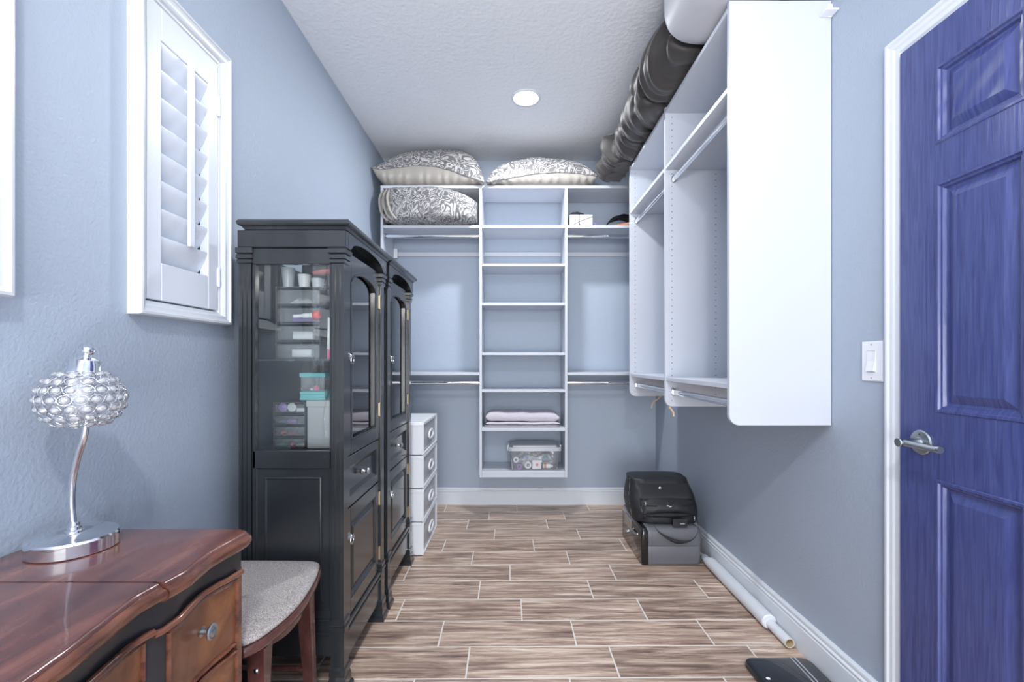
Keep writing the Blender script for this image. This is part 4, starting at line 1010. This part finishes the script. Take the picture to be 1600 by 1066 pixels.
# ================================================================== HARD CASE, SOFT BAG, TUBE, SLAB
t = Thing('rolling_case', (.90, 2.77, 0), 'grey hard shell case with glossy black end on the floor in the right corner', 'case')
def shell(z0, z1, top):
    b = NB(); o_ = rrect(.742, 1.064, 2.545, 2.985, .030, 5)
    stack(b, o_, [(z0, .006), (z0 + .002, .001), (z0 + .006, 0), (z1 - .004, 0), (z1, .002)] if not top else [(z0, .002), (z0 + .004, 0), (z1 - .022, .001), (z1 - .010, .006), (z1 - .002, .016), (z1, .028)]); return b
t.part('lower_shell', shell(.004, .106, False), M_caseg, 40); t.part('upper_shell', shell(.107, .205, True), M_caseg, 40)
b = NB(); stack(b, [(p[0], p[1]) for p in rrect(.722, .765, 2.540, 2.990, .012, 3)], [(.002, .004), (.008, 0), (.165, 0), (.190, .003), (.203, .010)]); t.part('black_end', b, M_caseb, 40, label='glossy black end')
b = NB(); panel(b, (.7218, 2.90, .115), (0, -1, 0), (0, 0, 1), (-1, 0, 0), .15, .065, [(0, -.001), (.003, .004), (.008, .003)], back=-.001); t.part('lock_plate', b, M_nickel)
b = NB(); lathe(b, [(.014, 0), (.014, .006), (.008, .009)], n=16, M=Matrix.Rotation(-PI / 2, 4, 'Y')); bmesh.ops.translate(b, verts=b.verts[:], vec=(.722, 2.86, .075)); t.part('lock_button', b, M_nickel, 40)
b = NB(); tube(b, spline([(.724, 2.70, .15), (.714, 2.69, .145), (.712, 2.64, .145), (.724, 2.61, .15)], 4), .006, 8); t.part('end_handle', b, M_nickel, True)
for x in (.76, 1.04):
    b = NB(); lathe(b, [(.012, -.008), (.0125, 0), (.012, .008)], (x, 2.60, .0125), 14, 'x'); t.part('wheel', b, M_nylon, 40)

t = Thing('soft_bag', (.89, 2.77, .206), 'black soft travel bag with loop handle resting on the grey hard case', 'bag')
def bagf(u, v):
    a = 2 * PI * u; s = v; q = 4.2
    ca, sa = math.cos(a), math.sin(a)
    hx = .186 * (1 - .08 * s ** 2.2); hy = .150 * (1 - .30 * s ** 1.6)
    cx = .904 - .014 * s; cy = 2.765 + .055 * s
    bul = math.sin(PI * min(1, s * 1.15)) * .014
    x = cx + (hx + bul) * math.copysign(abs(ca) ** (2 / q), ca); y = cy + (hy + bul * (1.6 if sa < 0 else .2)) * math.copysign(abs(sa) ** (2 / q), sa)
    z = .207 + .228 * s
    d = .006 * nz(x * 14, y * 14, z * 12) + .004 * nz(x * 30, y * 20, z * 26)
    return (x + d, y + d * (1 if sa < 0 else .4), z)
b = NB(); V = grid(b, bagf, 60, 26, closeu=True)
ring = [r_[-1] for r_ in V]; c0 = sum((v.co for v in ring), Vector()) / len(ring)
prev = ring
for q in (.9, .6, .25):
    nr = [b.verts.new(c0 + (v.co - c0) * q + Vector((0, 0, .012 * (1 - q) - .010 * math.sin(PI * q) * 0))) for v in ring]
    for i in range(len(ring)): b.faces.new((prev[i], prev[(i + 1) % len(ring)], nr[(i + 1) % len(ring)], nr[i]))
    prev = nr
b.faces.new(prev); b.faces.new([r_[0] for r_ in V]); t.part('bag_body', b, M_nylon, True)
def yfront(x, z):
    s = (z - .207) / .228; return 2.765 + .055 * s - .150 * (1 - .30 * s ** 1.6) - math.sin(PI * min(1, s * 1.15)) * .0224
b = NB(); grid(b, lambda u, v: (.755 + .29 * u, yfront(0, .258 + .080 * v) - .004 - .022 * math.sin(PI * u) ** .4 * math.sin(PI * v) ** .6 + .003 * nz(u * 8, v * 5), .258 + .080 * v + .010 * math.sin(PI * u)), 26, 10); t.part('front_pocket', b, M_nylon, True)
b = NB(); grid(b, lambda u, v: (.742 + .305 * u, yfront(0, .343 + .075 * v) - .003 - .010 * math.sin(PI * u) ** .4 * math.sin(PI * v) ** .6, .343 + .075 * v - .006 * math.sin(PI * u)), 26, 8); t.part('flap', b, M_nylon, True)
for zz in (.341, .316, .255):
    b = NB(); tube(b, [(.750 + .292 * k / 16, yfront(0, zz) - (.026 if zz == .316 else .008), zz - .008 * math.sin(PI * k / 16)) for k in range(17)], .0032, 6); t.part('zipper', b, M_caseb, True)
for x, z, dx in ((.765, .335, .002), (.885, .316, .035), (.925, .316, -.03), (1.035, .262, .0)):
    b = NB(); yy = yfront(0, z) - .034; tube(b, [(x, yy, z), (x + dx, yy - .002, z - .010 if dx > .01 or dx < -.01 else z - .026)], .0035, 6); t.part('zip_pull', b, M_nickel, True)
b = NB(); lathe(b, [(.009, 0), (.008, .003), (.003, .004)], n=14, M=Matrix.Rotation(PI / 2, 4, 'X')); bmesh.ops.translate(b, verts=b.verts[:], vec=(.872, yfront(0, .395) - .010, .395)); t.part('badge', b, M_nickel, 40)
b = NB()
hp = spline([(.783, 2.545, .300), (.785, 2.520, .265), (.812, 2.515, .205), (.87, 2.512, .160), (.925, 2.510, .143), (.985, 2.512, .155), (1.015, 2.515, .195), (1.018, 2.520, .25), (1.012, 2.545, .300)], 5)
loft(b, [[(p.x, p.y, p.z)] * 0 + [Vector(p) + Vector((0, dy, 0)) + (Vector((math.copysign(w, p.x - .90) * abs(p.x - .9) / .12, 0, w * (1 - min(1, abs(p.x - .9) / .12))))) for dy, w in ((-.002, .011), (-.002, -.011), (.002, -.011), (.002, .011))] for p in hp]); t.part('handle', b, M_nylon, True)
b = NB(); box(b, .905, .985, 2.560, 2.566, .205, .255, bev=.002); tg = t.part('luggage_tag', b, M_caseb)
b = NB(); box(b, .945, .972, 2.5592, 2.5599, .224, .230); t.part('tag_mark', b, M_nickel, under=tg)
b = NB(); tube(b, spline([bagf(.52, s_) for s_ in (.98, .8, .6, .4, .2, .06)], 3), .006, 8); tube(b, spline([bagf(.66, s_) for s_ in (.9, .7, .5, .3, .12)], 3), .004, 8); t.part('edge_piping', b, M_caseb, True)

t = Thing('paper_roll', (1.09, 2.2, 0), 'long white paper roll on a cardboard core along the right baseboard', 'paper roll')
b = NB(); rr = .031; cx, cz = 1.094, rr + .001
lathe(b, [(.018, 1.935), (.026, 1.933), (rr, 1.938), (rr, 2.50), (rr * .98, 2.505), (.02, 2.515)], (cx, 0, cz), 32, 'y'); t.part('paper_wrap', b, M_paper, 40)
b = NB(); lathe(b, [(.0165, 1.945), (.0165, 1.803), (.0195, 1.802), (.0195, 1.945)], (cx + .006, 0, cz - .009), 28, 'y', cap=False); t.part('core', b, M_paper, 40)
b = NB(); lathe(b, [(.0158, 1.94), (.0162, 1.8015), (.0190, 1.8012), (.0192, 1.803)], (cx + .006, 0, cz - .009), 28, 'y', cap=False); t.part('core_lining', b, M_card, 40)
b = NB(); lathe(b, [(.021, 2.512), (.023, 2.53), (.020, 2.58), (.010, 2.60), (.007, 2.64)], (cx - .003, 0, cz - .004), 20, 'y'); t.part('twisted_end', b, M_paper, 40)
b = NB(); lathe(b, [(.006, 2.62), (.007, 2.66), (.004, 2.67)], (cx - .008, 0, cz), 10, 'y'); t.part('cord_tip', b, M_card, 40)

t = Thing('flat_slab', (.995, 1.52, 0), 'flat glossy black slab with rounded corners and two silver stripes on the tiles', 'slab')
o_ = rrect(.868, 1.119, 1.36, 1.722, .035, 6)
b = NB(); stack(b, o_, [(.001, .004), (.004, 0), (.014, 0), (.017, .002)]); t.part('casing', b, M_caseb, 40)
b = NB(); stack(b, rrect(.870, 1.117, 1.362, 1.720, .034, 6), [(.0171, 0), (.0205, .001), (.0212, .003)]); t.part('top_plate', b, M_screen, 40)
for x in (1.049, 1.064):
    b = NB(); box(b, x, x + .006, 1.363, 1.7195, .0213, .0219); t.part('silver_stripe', b, M_chrome, label='silver stripe')
b = NB(); stack(b, rrect(.897, .911, 1.60, 1.612, .004, 3), [(.0213, 0), (.0218, .001)]); t.part('printed_mark', b, M_tag)
